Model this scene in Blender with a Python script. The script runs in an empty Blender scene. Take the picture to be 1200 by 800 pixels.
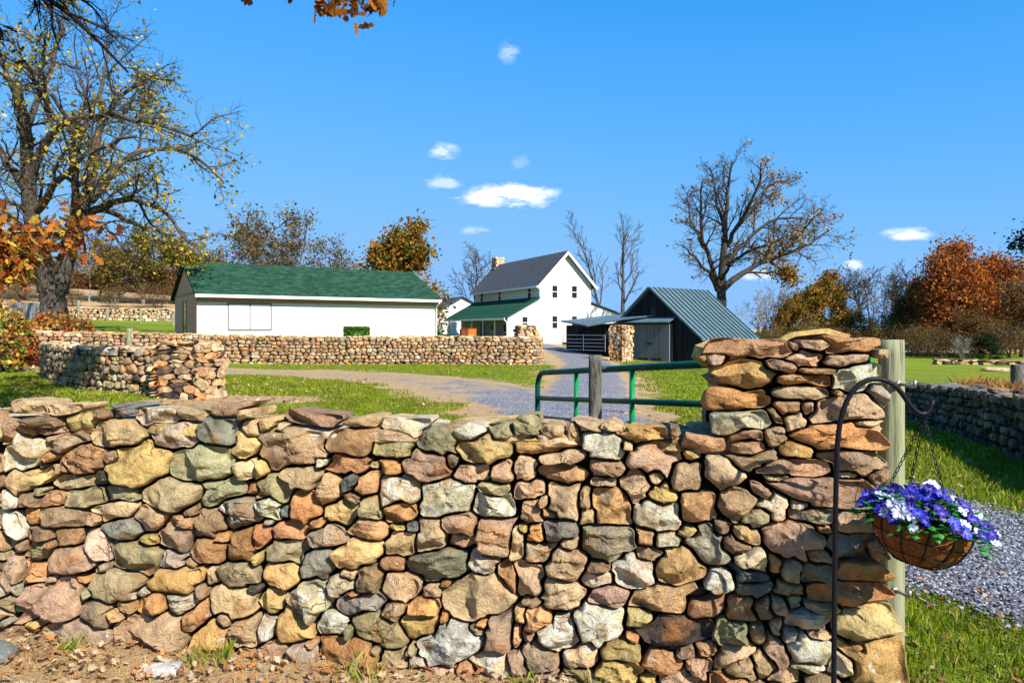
import bpy, bmesh, math, random
import numpy as np
from mathutils import Vector, Matrix, noise as mnoise

random.seed(7)
SC = bpy.context.scene
COL = SC.collection
F = 850.0                      # focal length of the photograph in its own pixels
CAMZ = 1.6

def P(px, py, d):
    """world point seen at photo position px, py at a depth of d metres"""
    return ((px-600.0)/F*d, d, CAMZ+(385.0-py)/F*d)

def rot2(a):
    return np.array([[math.cos(a), -math.sin(a)], [math.sin(a), math.cos(a)]])

# ------------------------------------------------------------------ mesh builder
class MB:
    def __init__(self):
        self.v = []; self.f = []; self.n = 0; self.c = []
    def add(self, verts, faces, col=None):
        verts = np.asarray(verts, float).reshape(-1, 3)
        o = self.n
        self.v.append(verts); self.n += len(verts)
        if isinstance(faces, np.ndarray):
            self.f.append((faces+o).tolist())
        else:
            self.f.append([tuple(i+o for i in q) for q in faces])
        if col is None: col = (1, 1, 1, 0)
        col = np.asarray(col, float)
        if col.ndim == 1: col = np.tile(col, (len(verts), 1))
        if col.shape[1] == 3: col = np.hstack([col, np.zeros((len(verts), 1))])
        self.c.append(col)
    def box(self, x0, x1, y0, y1, z0, z1, col=None):
        v = [(x0,y0,z0),(x1,y0,z0),(x1,y1,z0),(x0,y1,z0),(x0,y0,z1),(x1,y0,z1),(x1,y1,z1),(x0,y1,z1)]
        self.add(v, [(0,3,2,1),(4,5,6,7),(0,1,5,4),(1,2,6,5),(2,3,7,6),(3,0,4,7)], col)
    def prism(self, poly, d0, d1, axis='y', col=None):
        """poly of (a,b) pairs extruded from d0 to d1 along axis"""
        n = len(poly)
        def mk(a, b, d):
            return (a, d, b) if axis == 'y' else ((d, a, b) if axis == 'x' else (a, b, d))
        v = [mk(a, b, d0) for a, b in poly]+[mk(a, b, d1) for a, b in poly]
        f = [tuple(range(n)), tuple(range(2*n-1, n-1, -1))]
        f += [(i, n+i, n+(i+1) % n, (i+1) % n) for i in range(n)]
        self.add(v, f, col)
    def slab(self, q, t, col=None):
        """quad (4 points) given a thickness t downwards"""
        q = np.array(q, float); b = q.copy(); b[:, 2] -= t
        self.add(np.vstack([q, b]), [(0,1,2,3),(7,6,5,4),(0,4,5,1),(1,5,6,2),(2,6,7,3),(3,7,4,0)], col)
    def tube(self, pts, radii, sides=8, col=None, cap=True):
        pts = np.asarray(pts, float); n = len(pts)
        radii = np.full(n, radii) if np.isscalar(radii) else np.asarray(radii, float)
        tg = np.empty_like(pts)
        tg[1:-1] = pts[2:]-pts[:-2]; tg[0] = pts[1]-pts[0]; tg[-1] = pts[-1]-pts[-2]
        tg /= np.linalg.norm(tg, axis=1)[:, None]+1e-9
        ref = np.array([0, 0, 1.0]) if abs(tg[0][2]) < .9 else np.array([1.0, 0, 0])
        a = np.cross(tg[0], ref); a /= np.linalg.norm(a)
        A = np.empty_like(pts)
        for i in range(n):
            a = a-tg[i]*np.dot(a, tg[i]); l = np.linalg.norm(a)
            a = a/l if l > 1e-6 else np.cross(tg[i], [0.3, .8, .5])
            A[i] = a
        B = np.cross(tg, A)
        th = np.arange(sides)*2*math.pi/sides
        ring = A[:, None, :]*np.cos(th)[None, :, None]+B[:, None, :]*np.sin(th)[None, :, None]
        V = (pts[:, None, :]+ring*radii[:, None, None]).reshape(-1, 3)
        i = np.arange(n-1)[:, None]*sides; j = np.arange(sides)[None, :]; j2 = (j+1) % sides
        Fq = np.stack([i+j, i+j2, i+sides+j2, i+sides+j], -1).reshape(-1, 4)
        o = self.n
        self.add(V, Fq, col)
        if cap:
            self.f.append([tuple(o+k for k in range(sides-1, -1, -1)), tuple(o+(n-1)*sides+k for k in range(sides))])
    def mesh(self, name, smooth=False):
        me = bpy.data.meshes.new(name)
        V = np.vstack(self.v); Fs = [q for blk in self.f for q in blk]
        lens = np.fromiter((len(q) for q in Fs), int, len(Fs))
        idx = np.fromiter((i for q in Fs for i in q), int, int(lens.sum()))
        me.vertices.add(len(V)); me.vertices.foreach_set('co', V.ravel().astype(np.float32))
        me.loops.add(len(idx)); me.loops.foreach_set('vertex_index', idx.astype(np.int32))
        me.polygons.add(len(Fs))
        st = np.zeros(len(Fs), np.int32); st[1:] = np.cumsum(lens)[:-1]
        me.polygons.foreach_set('loop_start', st)
        at = me.color_attributes.new('Col', 'FLOAT_COLOR', 'POINT')
        at.data.foreach_set('color', np.vstack(self.c).ravel().astype(np.float32))
        me.update(calc_edges=True); me.validate()
        me.polygons.foreach_set('use_smooth', np.full(len(me.polygons), smooth))
        me.update()
        return me
    def build(self, name, mat, parent=None, smooth=False, kind=None):
        me_ = self.mesh(name, smooth)
        if mat.name in ('near_fieldstone', 'distant_fieldstone'): me_.set_sharp_from_angle(angle=math.radians(33))
        o = bpy.data.objects.new(name, me_)
        o.data.materials.append(mat); COL.objects.link(o)
        if parent is not None: o.parent = parent
        if kind: o['kind'] = kind
        return o

def tag(o, label, cat, group=None):
    o['label'] = label; o['category'] = cat
    if group: o['group'] = group
    return o
def empty(name, loc=(0, 0, 0), rz=0.0):
    o = bpy.data.objects.new(name, None); COL.objects.link(o)
    o.location = loc; o.rotation_euler = (0, 0, rz); o.empty_display_size = .2
    return o
def copy_tree(o, parent=None):
    c = o.copy(); COL.objects.link(c); c.parent = parent
    for ch in list(o.children): copy_tree(ch, c)
    return c

# ------------------------------------------------------------------ materials
class NT:
    def __init__(self, name):
        self.m = bpy.data.materials.new(name); self.m.use_nodes = True
        self.t = self.m.node_tree; self.n = self.t.nodes; self.l = self.t.links
        self.b = self.n['Principled BSDF']
        self.b.inputs['Specular IOR Level'].default_value = .08
        self.tc = self.n.new('ShaderNodeTexCoord')
    def noise(self, scale, detail=4, rough=.6, vec=None, dist=0, out='Fac'):
        x = self.n.new('ShaderNodeTexNoise'); x.inputs['Scale'].default_value = scale
        x.inputs['Detail'].default_value = detail; x.inputs['Roughness'].default_value = rough
        x.inputs['Distortion'].default_value = dist
        self.l.new(vec or self.tc.outputs['Object'], x.inputs['Vector'])
        return x.outputs[out]
    def voro(self, scale, vec=None, feature='F1', out='Distance', rnd=1):
        x = self.n.new('ShaderNodeTexVoronoi'); x.feature = feature
        x.inputs['Scale'].default_value = scale; x.inputs['Randomness'].default_value = rnd
        self.l.new(vec or self.tc.outputs['Object'], x.inputs['Vector'])
        return x.outputs[out]
    def wave(self, scale, axis='X', dist=0, dscale=1, prof='SIN', vec=None):
        x = self.n.new('ShaderNodeTexWave'); x.bands_direction = axis; x.wave_profile = prof
        x.inputs['Scale'].default_value = scale; x.inputs['Distortion'].default_value = dist
        x.inputs['Detail Scale'].default_value = dscale
        self.l.new(vec or self.tc.outputs['Object'], x.inputs['Vector'])
        return x.outputs['Fac']
    def mapping(self, scale, rot=(0, 0, 0)):
        x = self.n.new('ShaderNodeMapping'); x.inputs['Scale'].default_value = scale
        x.inputs['Rotation'].default_value = rot
        self.l.new(self.tc.outputs['Object'], x.inputs['Vector']); return x.outputs['Vector']
    def ramp(self, fac, stops, interp='LINEAR'):
        x = self.n.new('ShaderNodeValToRGB'); e = x.color_ramp.elements; x.color_ramp.interpolation = interp
        while len(e) > 1: e.remove(e[-1])
        for i, (p, c) in enumerate(stops):
            if not hasattr(c, '__len__'): c = (c, c, c)
            q = e[0] if i == 0 else e.new(p)
            q.position = p; q.color = (*c[:3], 1)
        self.l.new(fac, x.inputs['Fac']); return x.outputs['Color']
    def mix(self, fac, a, b, mode='MIX'):
        x = self.n.new('ShaderNodeMix'); x.data_type = 'RGBA'; x.blend_type = mode
        for sock, val in ((x.inputs[0], fac), (x.inputs[6], a), (x.inputs[7], b)):
            if hasattr(val, 'links') or hasattr(val, 'is_linked'): self.l.new(val, sock)
            elif hasattr(val, '__len__'): sock.default_value = (*val[:3], 1)
            else: sock.default_value = val
        return x.outputs[2]
    def math(self, op, a, b=0.0, clamp=False):
        x = self.n.new('ShaderNodeMath'); x.operation = op; x.use_clamp = clamp
        for sock, val in ((x.inputs[0], a), (x.inputs[1], b)):
            if hasattr(val, 'is_linked'): self.l.new(val, sock)
            else: sock.default_value = val
        return x.outputs[0]
    def attr(self, name='Col'):
        x = self.n.new('ShaderNodeAttribute'); x.attribute_name = name
        return x.outputs['Color'], x.outputs['Alpha']
    def sep(self, vec):
        x = self.n.new('ShaderNodeSeparateXYZ'); self.l.new(vec, x.inputs[0]); return x.outputs
    def bump(self, h, strength=.5, dist=.02, prev=None):
        x = self.n.new('ShaderNodeBump'); x.inputs['Strength'].default_value = strength
        x.inputs['Distance'].default_value = dist; self.l.new(h, x.inputs['Height'])
        if prev is not None: self.l.new(prev, x.inputs['Normal'])
        return x.outputs['Normal']
    def done(self, col=None, rough=.8, normal=None, metal=0.0):
        if col is not None:
            if hasattr(col, 'is_linked'): self.l.new(col, self.b.inputs['Base Color'])
            else: self.b.inputs['Base Color'].default_value = (*col[:3], 1)
        if hasattr(rough, 'is_linked'): self.l.new(rough, self.b.inputs['Roughness'])
        else: self.b.inputs['Roughness'].default_value = rough
        self.b.inputs['Metallic'].default_value = metal
        if normal is not None: self.l.new(normal, self.b.inputs['Normal'])
        return self.m

def mat_plain(name, col, rough=.7, metal=0, var=.25, scale=6, bump=0, bscale=60):
    t = NT(name); n = t.noise(scale, 5)
    c = t.mix(t.ramp(n, [(.3, 0), (.7, 1)]), tuple(v*(1-var) for v in col), tuple(min(1, v*(1+var)) for v in col))
    nb = t.bump(t.noise(bscale, 4), bump, .01) if bump else None
    return t.done(c, rough, nb, metal)

def mat_stone(name, near=True):
    t = NT(name); col, al = t.attr()
    n1 = t.noise(9 if near else 5, 5, .65, dist=.4)
    c = t.mix(1.0, col, t.ramp(n1, [(.27, (.33, .29, .26)), (.45, (.92, .91, .9)), (.72, (1.5, 1.44, 1.32))]), 'MULTIPLY')
    # iron staining
    n2 = t.noise(5.5, 5, .6)
    c = t.mix(t.ramp(n2, [(.56, 0), (.68, .55)]), c, (.40, .17, .05))
    # dark weathered blotches
    n2b = t.noise(13, 6, .7)
    c = t.mix(t.ramp(n2b, [(.58, 0), (.72, .5)]), c, (.10, .085, .07))
    # lichen, more of it on stones whose alpha is high
    n3 = t.math('ADD', t.noise(15, 6, .7), t.math('MULTIPLY', al, .26))
    c = t.mix(t.ramp(n3, [(.66, 0), (.73, .85)]), c, (.60, .585, .47))
    if near:
        sp = t.noise(170, 3, .7)
        c = t.mix(.75, c, t.ramp(sp, [(.3, (.58, .56, .53)), (.5, (1, 1, 1)), (.7, (1.3, 1.28, 1.22))]), 'MULTIPLY')
        h = t.math('ADD', t.noise(19, 8, .66, dist=.6), t.math('MULTIPLY', t.noise(85, 5, .72), .5))
        ed = t.n.new('ShaderNodeVectorMath'); ed.operation = 'ADD'; t.l.new(t.tc.outputs['Object'], ed.inputs[0])
        wv = t.n.new('ShaderNodeVectorMath'); wv.operation = 'SCALE'; wv.inputs['Scale'].default_value = .16; t.l.new(t.noise(6, 4, out='Color'), wv.inputs[0]); t.l.new(wv.outputs[0], ed.inputs[1])
        crk = t.voro(8.5, feature='DISTANCE_TO_EDGE', vec=ed.outputs[0]); msk = t.ramp(t.noise(4.2, 3), [(.56, 0), (.66, 1)])
        crack = t.math('MULTIPLY', t.ramp(crk, [(0, 1), (.028, 0)]), msk)
        c = t.mix(t.math('MULTIPLY', crack, .75), c, (.06, .045, .035))
        h = t.math('SUBTRACT', h, t.math('MULTIPLY', crack, .5))
        nb = t.bump(h, 1.0, .035)
    else:
        nb = t.bump(t.noise(20, 5, .65), .6, .04)
    return t.done(c, .9, nb)

M = {}
M['stone'] = mat_stone('near_fieldstone'); M['stone_far'] = mat_stone('distant_fieldstone', False)  # close and distant stone, each stone tinted by vertex colour
M['core'] = mat_plain('shade_dark_rubble', (.016, .012, .009), .95)  # rubble core, blackened to deepen the shade in the crevices

def mat_leaf(name, trans=.35):
    t = NT(name); col, al = t.attr()
    t.b.inputs['Specular IOR Level'].default_value = .04
    n = t.noise(3.0, 3)
    c = t.mix(1.0, col, t.ramp(n, [(.3, (.75, .75, .75)), (.7, (1.25, 1.25, 1.25))]), 'MULTIPLY')
    t.done(c, .6)
    tr = t.n.new('ShaderNodeBsdfTranslucent'); t.l.new(c, tr.inputs['Color'])
    mx = t.n.new('ShaderNodeMixShader'); mx.inputs[0].default_value = trans
    t.l.new(t.b.outputs[0], mx.inputs[1]); t.l.new(tr.outputs[0], mx.inputs[2])
    t.l.new(mx.outputs[0], t.n['Material Output'].inputs['Surface'])
    return t.m
M['leaf'] = mat_leaf('leaf_blade'); M['grass'] = mat_leaf('grass_blade', .3)
M['petal'] = mat_leaf('flower_petal', .2); M['dry'] = mat_leaf('dry_leaf', .15)
def mat_bark(name, c1, c2, sc=3.0):
    t = NT(name); mp = t.mapping((1, 1, .22))
    n = t.noise(sc*5, 6, .7, mp); 
    c = t.mix(t.ramp(n, [(.35, 0), (.65, 1)]), c1, c2)
    return t.done(c, .95, t.bump(n, .9, .06))
M['bark'] = mat_bark('furrowed_bark', (.028, .022, .017), (.125, .10, .078))
M['bark_dark'] = mat_bark('dark_bark', (.02, .016, .013), (.075, .06, .05))
M['bark_black'] = mat_bark('near_black_bark', (.008, .006, .005), (.032, .024, .018))  # near-black mottle for the overhanging oak's wood
M['bark_pale'] = mat_bark('pale_bark', (.16, .135, .11), (.38, .33, .27), 2)
M['twig'] = mat_plain('twig_bark', (.062, .045, .034), .9)

# ------------------------------------------------------------------ terrain height
CP = np.array([(0,0,0),(0,3,0),(-3,4,0),(2,3.5,0),(2.6,3.7,0),(4,4.5,-.02),(-6,15,.1),(-9,17,.1),(-15,23,.12),(0,14,0),(0,20,0),
 (1.2,31,.03),(-9,31,.08),(-20,28,.3),(-15,35,.4),(-4.5,42,.35),(4,60,.33),(-6,70,.5),(8.5,44,-.35),(11,41,-.4),(15,44,-.6),(5,42,-.2),
 (9.8,18,-.55),(6.9,10,-.1),(5.5,6,-.03),(20,30,-.85),(30,70,-1.3),(50,70,-1.3),(15,75,-1.0),(-25,45,1.5),(-36,62,2.5),(-29,60,2.2),
 (-45,80,4.6),(-25,82,3.9),(-33,90,4.9),(0,100,.6),(60,120,-1),(-80,120,9),(100,100,0),(-100,60,8),(-60,0,1.5),(60,0,-1),(0,-60,0),
 (0,300,2),(300,300,0),(-300,300,20),(250,0,0),(-250,0,12),(-33,38,1.35),(-27,33,.7)], float)
def _tps(r2):
    return np.where(r2 > 1e-9, .5*r2*np.log(np.maximum(r2, 1e-9)), 0)
def _solve():
    n = len(CP); xy = CP[:, :2]/50
    d = ((xy[:, None]-xy[None])**2).sum(-1); K = _tps(d)+np.eye(n)*2e-4
    Pm = np.hstack([np.ones((n, 1)), xy])
    A = np.zeros((n+3, n+3)); A[:n, :n] = K; A[:n, n:] = Pm; A[n:, :n] = Pm.T
    return np.linalg.solve(A, np.r_[CP[:, 2], 0, 0, 0])
_W = _solve()
def H(x, y):
    x = np.asarray(x, float); y = np.asarray(y, float); sh = np.broadcast(x, y).shape
    q = np.stack([np.broadcast_to(x, sh).ravel(), np.broadcast_to(y, sh).ravel()], -1)/50
    q = np.clip(q, -6.5, 6.5)
    out = np.empty(len(q)); c = CP[:, :2]/50
    for s in range(0, len(q), 20000):
        qq = q[s:s+20000]
        out[s:s+20000] = _tps(((qq[:, None]-c[None])**2).sum(-1))@_W[:-3]+_W[-3]+qq@_W[-2:]
    return out.reshape(sh)
def h1(x, y): return float(H(x, y))

# driveway centre lines: (x, y, half width)
ROADS = [np.array([(6.2,1.2,1.3),(4.6,3.2,1.25),(3.65,4.6,1.2),(2.95,6.2,1.35),(2.35,8.5,1.4),(1.7,11.5,1.5),(.7,15.2,1.8),(-.9,19,1.9),(-3.5,22.6,1.7),(-7,25.0,1.5),(-12,26.4,1.3),(-17,26.6,.9)]),
         np.array([(1.4,14.5,1.2),(2.2,20,1.5),(3.0,27,1.45),(3.6,34,1.5),(4.1,41,1.7),(3.5,50,1.7),(1,58,1.6)])]
def resample(R, n):
    d = np.r_[0, np.cumsum(np.linalg.norm(np.diff(R[:, :2], axis=0), axis=1))]
    s = np.linspace(0, d[-1], n)
    k = np.array([np.interp(s, d, R[:, i]) for i in range(R.shape[1])]).T
    for _ in range(6): k[1:-1] = (k[:-2]+2*k[1:-1]+k[2:])/4
    return k
RS = [resample(R, 90) for R in ROADS]
def road_dist(x, y):
    """distance beyond the road's edge (negative on the road)"""
    x = np.asarray(x, float); y = np.asarray(y, float); best = np.full(x.shape, 1e9)
    for R in RS:
        for a, b, w in R:
            if True: best = np.minimum(best, np.hypot(x-a, y-b)-w)
    return best

# ground sheet
def axis(segs):
    out = [segs[0][0]]
    for a, b, st in segs:
        n = max(1, int(round((b-a)/st))); out += list(np.linspace(a, b, n+1)[1:])
    return np.array(out)
def grid_faces(nx, ny):
    i = np.arange(ny-1)[:, None]*nx; j = np.arange(nx-1)[None, :]
    return np.stack([i+j, i+j+1, i+j+nx+1, i+j+nx], -1).reshape(-1, 4)
xs = axis([(-1500,-300,200),(-300,-60,15),(-60,-22,2),(-22,12,.4),(12,60,2),(60,300,15),(300,1500,200)])
ys = axis([(-300,-10,30),(-10,1,1),(1,30,.35),(30,60,.8),(60,140,3),(140,400,20),(400,2500,300)])
GX, GY = np.meshgrid(xs, ys); GZ = H(GX, GY)
rd = road_dist(GX, GY)
nz = np.array([mnoise.noise(Vector((x*.35, y*.35, 3.1))) for x, y in zip(GX.ravel(), GY.ravel())]).reshape(GX.shape)
straw = np.clip(1-(rd+nz*1.1)/1.3, 0, 1)*np.clip((GY-9)/4, .25, 1)
# worn ground: beside the near wall, the bare strip on the left of the lawn, the far field's edge
straw = np.maximum(straw, np.clip((3.75-.18*GX-GY)/.25, 0, 1)*(GX < 1.5)*np.clip((GY+20)/10, 0, 1))
straw = np.maximum(straw, np.exp(-((GX+5.8)/2.6)**2-((GY-15.2)/1.6)**2)*.95)
straw = np.maximum(straw, np.clip((GY-61)/4, 0, 1)*np.clip((-18-GX)/4, 0, 1))
straw = np.maximum(straw, np.exp(-((GX+26)/7)**2-((GY-30)/4)**2)*.9)
straw = np.maximum(straw, np.clip((GY-80)/8, 0, 1)*.8)
gc = np.stack([np.clip(straw, 0, 1).ravel(), np.clip(nz.ravel()*.5+.5, 0, 1), np.zeros(GX.size), np.ones(GX.size)], -1)
def mat_ground():
    t = NT('meadow_ground'); col, al = t.attr(); s = t.sep(col)
    n0 = t.noise(.16, 5, .65, t.mapping((.35, 1.6, 1))); n1 = t.noise(.9, 5, .6); n2 = t.noise(6.0, 6, .75); n3 = t.noise(38, 4, .75)
    g = t.mix(t.ramp(n1, [(.35, 0), (.65, 1)]), (.125, .205, .007), (.20, .25, .012))
    g = t.mix(t.ramp(n0, [(.40, 0), (.62, .75)]), g, (.105, .15, .010))
    g = t.mix(t.ramp(n2, [(.45, 0), (.72, .8)]), g, (.30, .27, .05))
    g = t.mix(t.ramp(n3, [(.3, .8), (.5, 0)]), g, (.035, .065, .006))
    d = t.mix(t.ramp(n2, [(.3, 0), (.7, 1)]), (.34, .215, .10), (.52, .36, .19))
    d = t.mix(t.ramp(n3, [(.3, .7), (.5, 0)]), d, (.16, .09, .04))
    f = t.math('ADD', s[0], t.math('MULTIPLY', t.math('SUBTRACT', n2, .5), 1.1))
    c = t.mix(t.ramp(f, [(.38, 0), (.62, 1)]), g, d)
    return t.done(c, .95, t.bump(t.math('ADD', n3, n2), .8, .05))
M['ground'] = mat_ground()
mb = MB(); mb.add(np.stack([GX.ravel(), GY.ravel(), GZ.ravel()], -1), grid_faces(len(xs), len(ys)), gc)
mb.build('ground', M['ground'], smooth=True, kind='structure')

# driveway sheets
def mat_gravel():
    t = NT('blue_grey_gravel'); col, al = t.attr(); s = t.sep(col)
    v = t.voro(34, out='Color'); vd = t.voro(34)
    sv = t.sep(v)
    c = t.ramp(sv[0], [(0, (.065, .065, .078)), (.35, (.14, .14, .16)), (.7, (.225, .222, .245)), (1, (.36, .35, .36))])
    n = t.noise(1.1, 5, .65); n2 = t.noise(9, 5, .75)
    f = t.math('ADD', s[0], t.math('MULTIPLY', t.math('SUBTRACT', n, .5), 1.5))
    f = t.math('ADD', f, t.math('MULTIPLY', t.math('SUBTRACT', n2, .5), .9))
    d = t.mix(t.ramp(n2, [(.3, 0), (.7, 1)]), (.35, .23, .11), (.48, .35, .185))
    c = t.mix(t.ramp(f, [(.40, 0), (.66, 1)]), c, t.mix(t.ramp(t.noise(30, 5, .8), [(.36, .85), (.52, 0)]), t.mix(t.ramp(t.noise(55, 3, .8), [(.55, 0), (.68, .8)]), d, (.58, .47, .33)), (.15, .085, .045)))
    return t.done(c, .9, t.bump(vd, .9, .03))
M['gravel'] = mat_gravel()
def road_sheet(R, name, lift):
    mb = MB(); n = 160; k = resample(R, n)
    tg = np.gradient(k[:, :2], axis=0); tg /= np.linalg.norm(tg, axis=1)[:, None]
    nr = np.stack([-tg[:, 1], tg[:, 0]], -1); m = 13
    u = np.linspace(-1, 1, m)
    wob = np.array([[mnoise.noise(Vector((i*.11, sd*7.3, lift*99))) for i in range(n)] for sd in (0, 1)])
    wl = np.where(u[None, :] < 0, 1+.22*wob[0][:, None], 1+.22*wob[1][:, None])
    xy = k[:, None, :2]+nr[:, None, :]*(u[None, :]*k[:, 2][:, None]*wl)[..., None]
    e = np.abs(u)[None, :].repeat(n, 0)
    z = H(xy[..., 0], xy[..., 1])+lift-(lift+.05)*e**5
    far = np.clip((xy[..., 1]-10)/8, 0, 1)
    val = np.clip((e-.62)/.38, 0, 1)*(.35+.5*far)+far*.30+np.clip((1.5-xy[...,0])/5, 0, 1)*.42
    c = np.stack([val.ravel(), e.ravel()*0, e.ravel()*0, e.ravel()*0+1], -1)
    mb.add(np.dstack([xy, z]).reshape(-1, 3), grid_faces(m, n), c)
    return mb.build(name, M['gravel'], smooth=True, kind='structure')
road_sheet(ROADS[0], 'gravel_driveway', .028); road_sheet(ROADS[1], 'gravel_driveway', .034)

# ------------------------------------------------------------------ dry stone walls
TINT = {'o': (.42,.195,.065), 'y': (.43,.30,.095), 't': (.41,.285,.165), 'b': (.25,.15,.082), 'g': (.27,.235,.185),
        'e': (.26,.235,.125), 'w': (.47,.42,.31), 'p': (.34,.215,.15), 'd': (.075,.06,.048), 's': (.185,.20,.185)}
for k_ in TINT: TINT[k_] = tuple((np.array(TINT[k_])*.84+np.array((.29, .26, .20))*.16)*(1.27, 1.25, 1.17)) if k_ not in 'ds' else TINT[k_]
def tint(code, rng):
    a = np.array(TINT[code[0]])
    if len(code) > 1: a = a*.62+np.array(TINT[code[1]])*.38
    a = a*(1+rng.normal(0, .03, 3))*(1+rng.normal(0, .13))
    return (*np.clip(a, .02, .75), rng.uniform(.45, .85) if 'w' in code else rng.uniform(-.2, .3))

def layout_stones(S, K, rng, gap, cap=1.25):
    """S rows: (u, z, half w, half h, angle). Returns for every stone the outline radius for K directions."""
    n = len(S); th = np.arange(K)*2*math.pi/K
    planes = []
    for i in range(n):
        m = rng.integers(4, 7)
        an = np.arange(m)*2*math.pi/m+rng.uniform(0, 6.28)+rng.normal(0, .22, m)
        if rng.random() < .45:                       # blocky stone
            an = np.array([0, 1.5708, 3.1416, 4.7124])+rng.normal(0, .14, 4); m = 4
            an = np.r_[an, rng.uniform(0, 6.28, 2)]; hh = np.r_[rng.uniform(.88, 1.0, 4), rng.uniform(.98, 1.15, 2)]
        else:
            hh = rng.uniform(.82, 1.04, m)
        planes.append(np.stack([np.cos(an)/hh, np.sin(an)/hh], -1))
    mx = max(len(p) for p in planes)
    PL = np.zeros((n, mx, 2))
    for i, p in enumerate(planes): PL[i, :len(p)] = p
    ca, sa = np.cos(S[:, 4]), np.sin(S[:, 4])
    def metric(j, pts):                              # j (nb,), pts (...,2) -> (..., nb)
        d = pts[..., None, :]-S[j, :2]
        qx = (d[..., 0]*ca[j]+d[..., 1]*sa[j])/S[j, 2]; qy = (-d[..., 0]*sa[j]+d[..., 1]*ca[j])/S[j, 3]
        v = qx[..., None]*PL[j, :, 0]+qy[..., None]*PL[j, :, 1]
        v = np.maximum(v, 0)
        return (v**24).sum(-1)**(1/24)
    out = np.zeros((n, K)); R = np.maximum(S[:, 2], S[:, 3])
    for i in range(n):
        dist = np.hypot(S[:, 0]-S[i, 0], S[:, 1]-S[i, 1])
        nb = np.where((dist < R+R[i]*1.4) & (np.arange(n) != i))[0]
        rr = np.linspace(.02, 1.6*R[i], 44)
        dirs = np.stack([np.cos(th), np.sin(th)], -1)
        pts = S[i, :2]+dirs[:, None, :]*rr[None, :, None]
        own = metric(np.array([i]), pts)[..., 0]
        lim = np.full(own.shape, cap)
        if len(nb): lim = np.minimum(lim, metric(nb, pts).min(-1))
        g = own-lim
        bad = g > 0
        first = np.where(bad.any(1), bad.argmax(1), len(rr)-1); first = np.maximum(first, 1)
        a = g[np.arange(K), first-1]; b = g[np.arange(K), first]
        tt = np.clip(-a/(b-a+1e-9), 0, 1)
        r = rr[first-1]+(rr[1]-rr[0])*tt-gap
        r = np.maximum(r, .012)
        r = (np.roll(r, 1)+10*r+np.roll(r, -1))/12
        out[i] = r
    return th, out

RING = np.array([.0, .14, .28, .41, .53, .64, .73, .81, .875, .925, .96, .985, 1.0])
def stone_mesh(mb, S, cols, mapf, rng, K=30, gap=.008, bulge=1.0, detail=True, cap=1.25, ring=RING, sink=.07, spread=.03):
    th, RO = layout_stones(S, K, rng, gap, cap)
    cs, sn = np.cos(th), np.sin(th); nr = len(ring)
    for i in range(len(S)):
        r = RO[i]; sz = min(S[i, 2], S[i, 3])
        if r.mean() < .012: continue
        if detail: r = r*(1+.07*np.array([mnoise.noise(Vector((c*2.6+i*3.1, s*2.6, i*.7))) for c, s in zip(cs, sn)]))
        q = np.concatenate([ring[1:, None]*r[None, :]*1.0], 0)          # nr-1,K
        U = np.concatenate([[0], (q*cs).ravel()]); Z = np.concatenate([[0], (q*sn).ravel()])
        s = np.concatenate([[0], np.repeat(ring[1:], K)])
        T = bulge*min(.062, .030+sz*.20)
        pw = rng.uniform(7.0, 22.0)
        prof = T*np.clip(1-s**pw, 0, 1)**.6
        m = rng.integers(4, 8)                                           # broken facets across the face
        fac = np.full(len(U), 0.012)
        for k in range(m):
            a = rng.uniform(0, 6.28); sl = rng.choice([.15, .3, .6, 1.1]); c0 = sz*rng.uniform(.05, .9)
            fac = np.minimum(fac, sl*(c0-(U*math.cos(a)+Z*math.sin(a)*1.2)))
        fac = np.clip(fac, -.06, .03)*(1-s**12)
        if detail and rng.random() < .45:                               # split along its bedding
            a = rng.normal(1.57, .35); fr_ = rng.uniform(18, 34)
            w_ = (U*math.cos(a)+Z*math.sin(a))*fr_+np.array([mnoise.noise(Vector((u*7, z*7, i*2.3))) for u, z in zip(U, Z)])*1.1
            fac = fac+np.clip((w_-np.floor(w_))*6, 0, 1)*0+np.floor(w_)%2*rng.uniform(.004, .011)*(1-s**12)
        tl = rng.normal(0, .16 if detail else .05, 2); D = prof+fac*bulge+(U*tl[0]+Z*tl[1])*.7+rng.normal(0, spread*.5)
        if detail:
            nzv = np.array([mnoise.fractal(Vector((u*13+i*5.3, z*13, i*1.7)), 1.0, 2.1, 3) for u, z in zip(U, Z)])
            D = D+(np.abs(nzv)*-.024+.006)*np.clip(1.2-s, .35, 1)
        # skirt going back into the wall
        U2 = np.concatenate([U, .97*r*cs, .80*r*cs]); Z2 = np.concatenate([Z, .97*r*sn, .80*r*sn])
        D2 = np.concatenate([D, np.full(K, -.022), np.full(K, -sink)])
        V = mapf(S[i, 0]+U2, S[i, 1]+Z2, D2)
        j = np.arange(K); j2 = (j+1) % K
        tri = [(0, 1+a, 1+b) for a, b in zip(j, j2)]
        quads = []
        for k in range(nr):
            o = 1+k*K
            if k < nr-1+1: quads.append(np.stack([o+j, o+K+j, o+K+j2, o+j2], -1))
        qd = np.vstack(quads[:nr])
        base = mb.n
        mb.add(V, qd, np.array(cols[i]))
        mb.f.append([(base+a, base+b, base+c) for a, b, c in tri])

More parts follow.
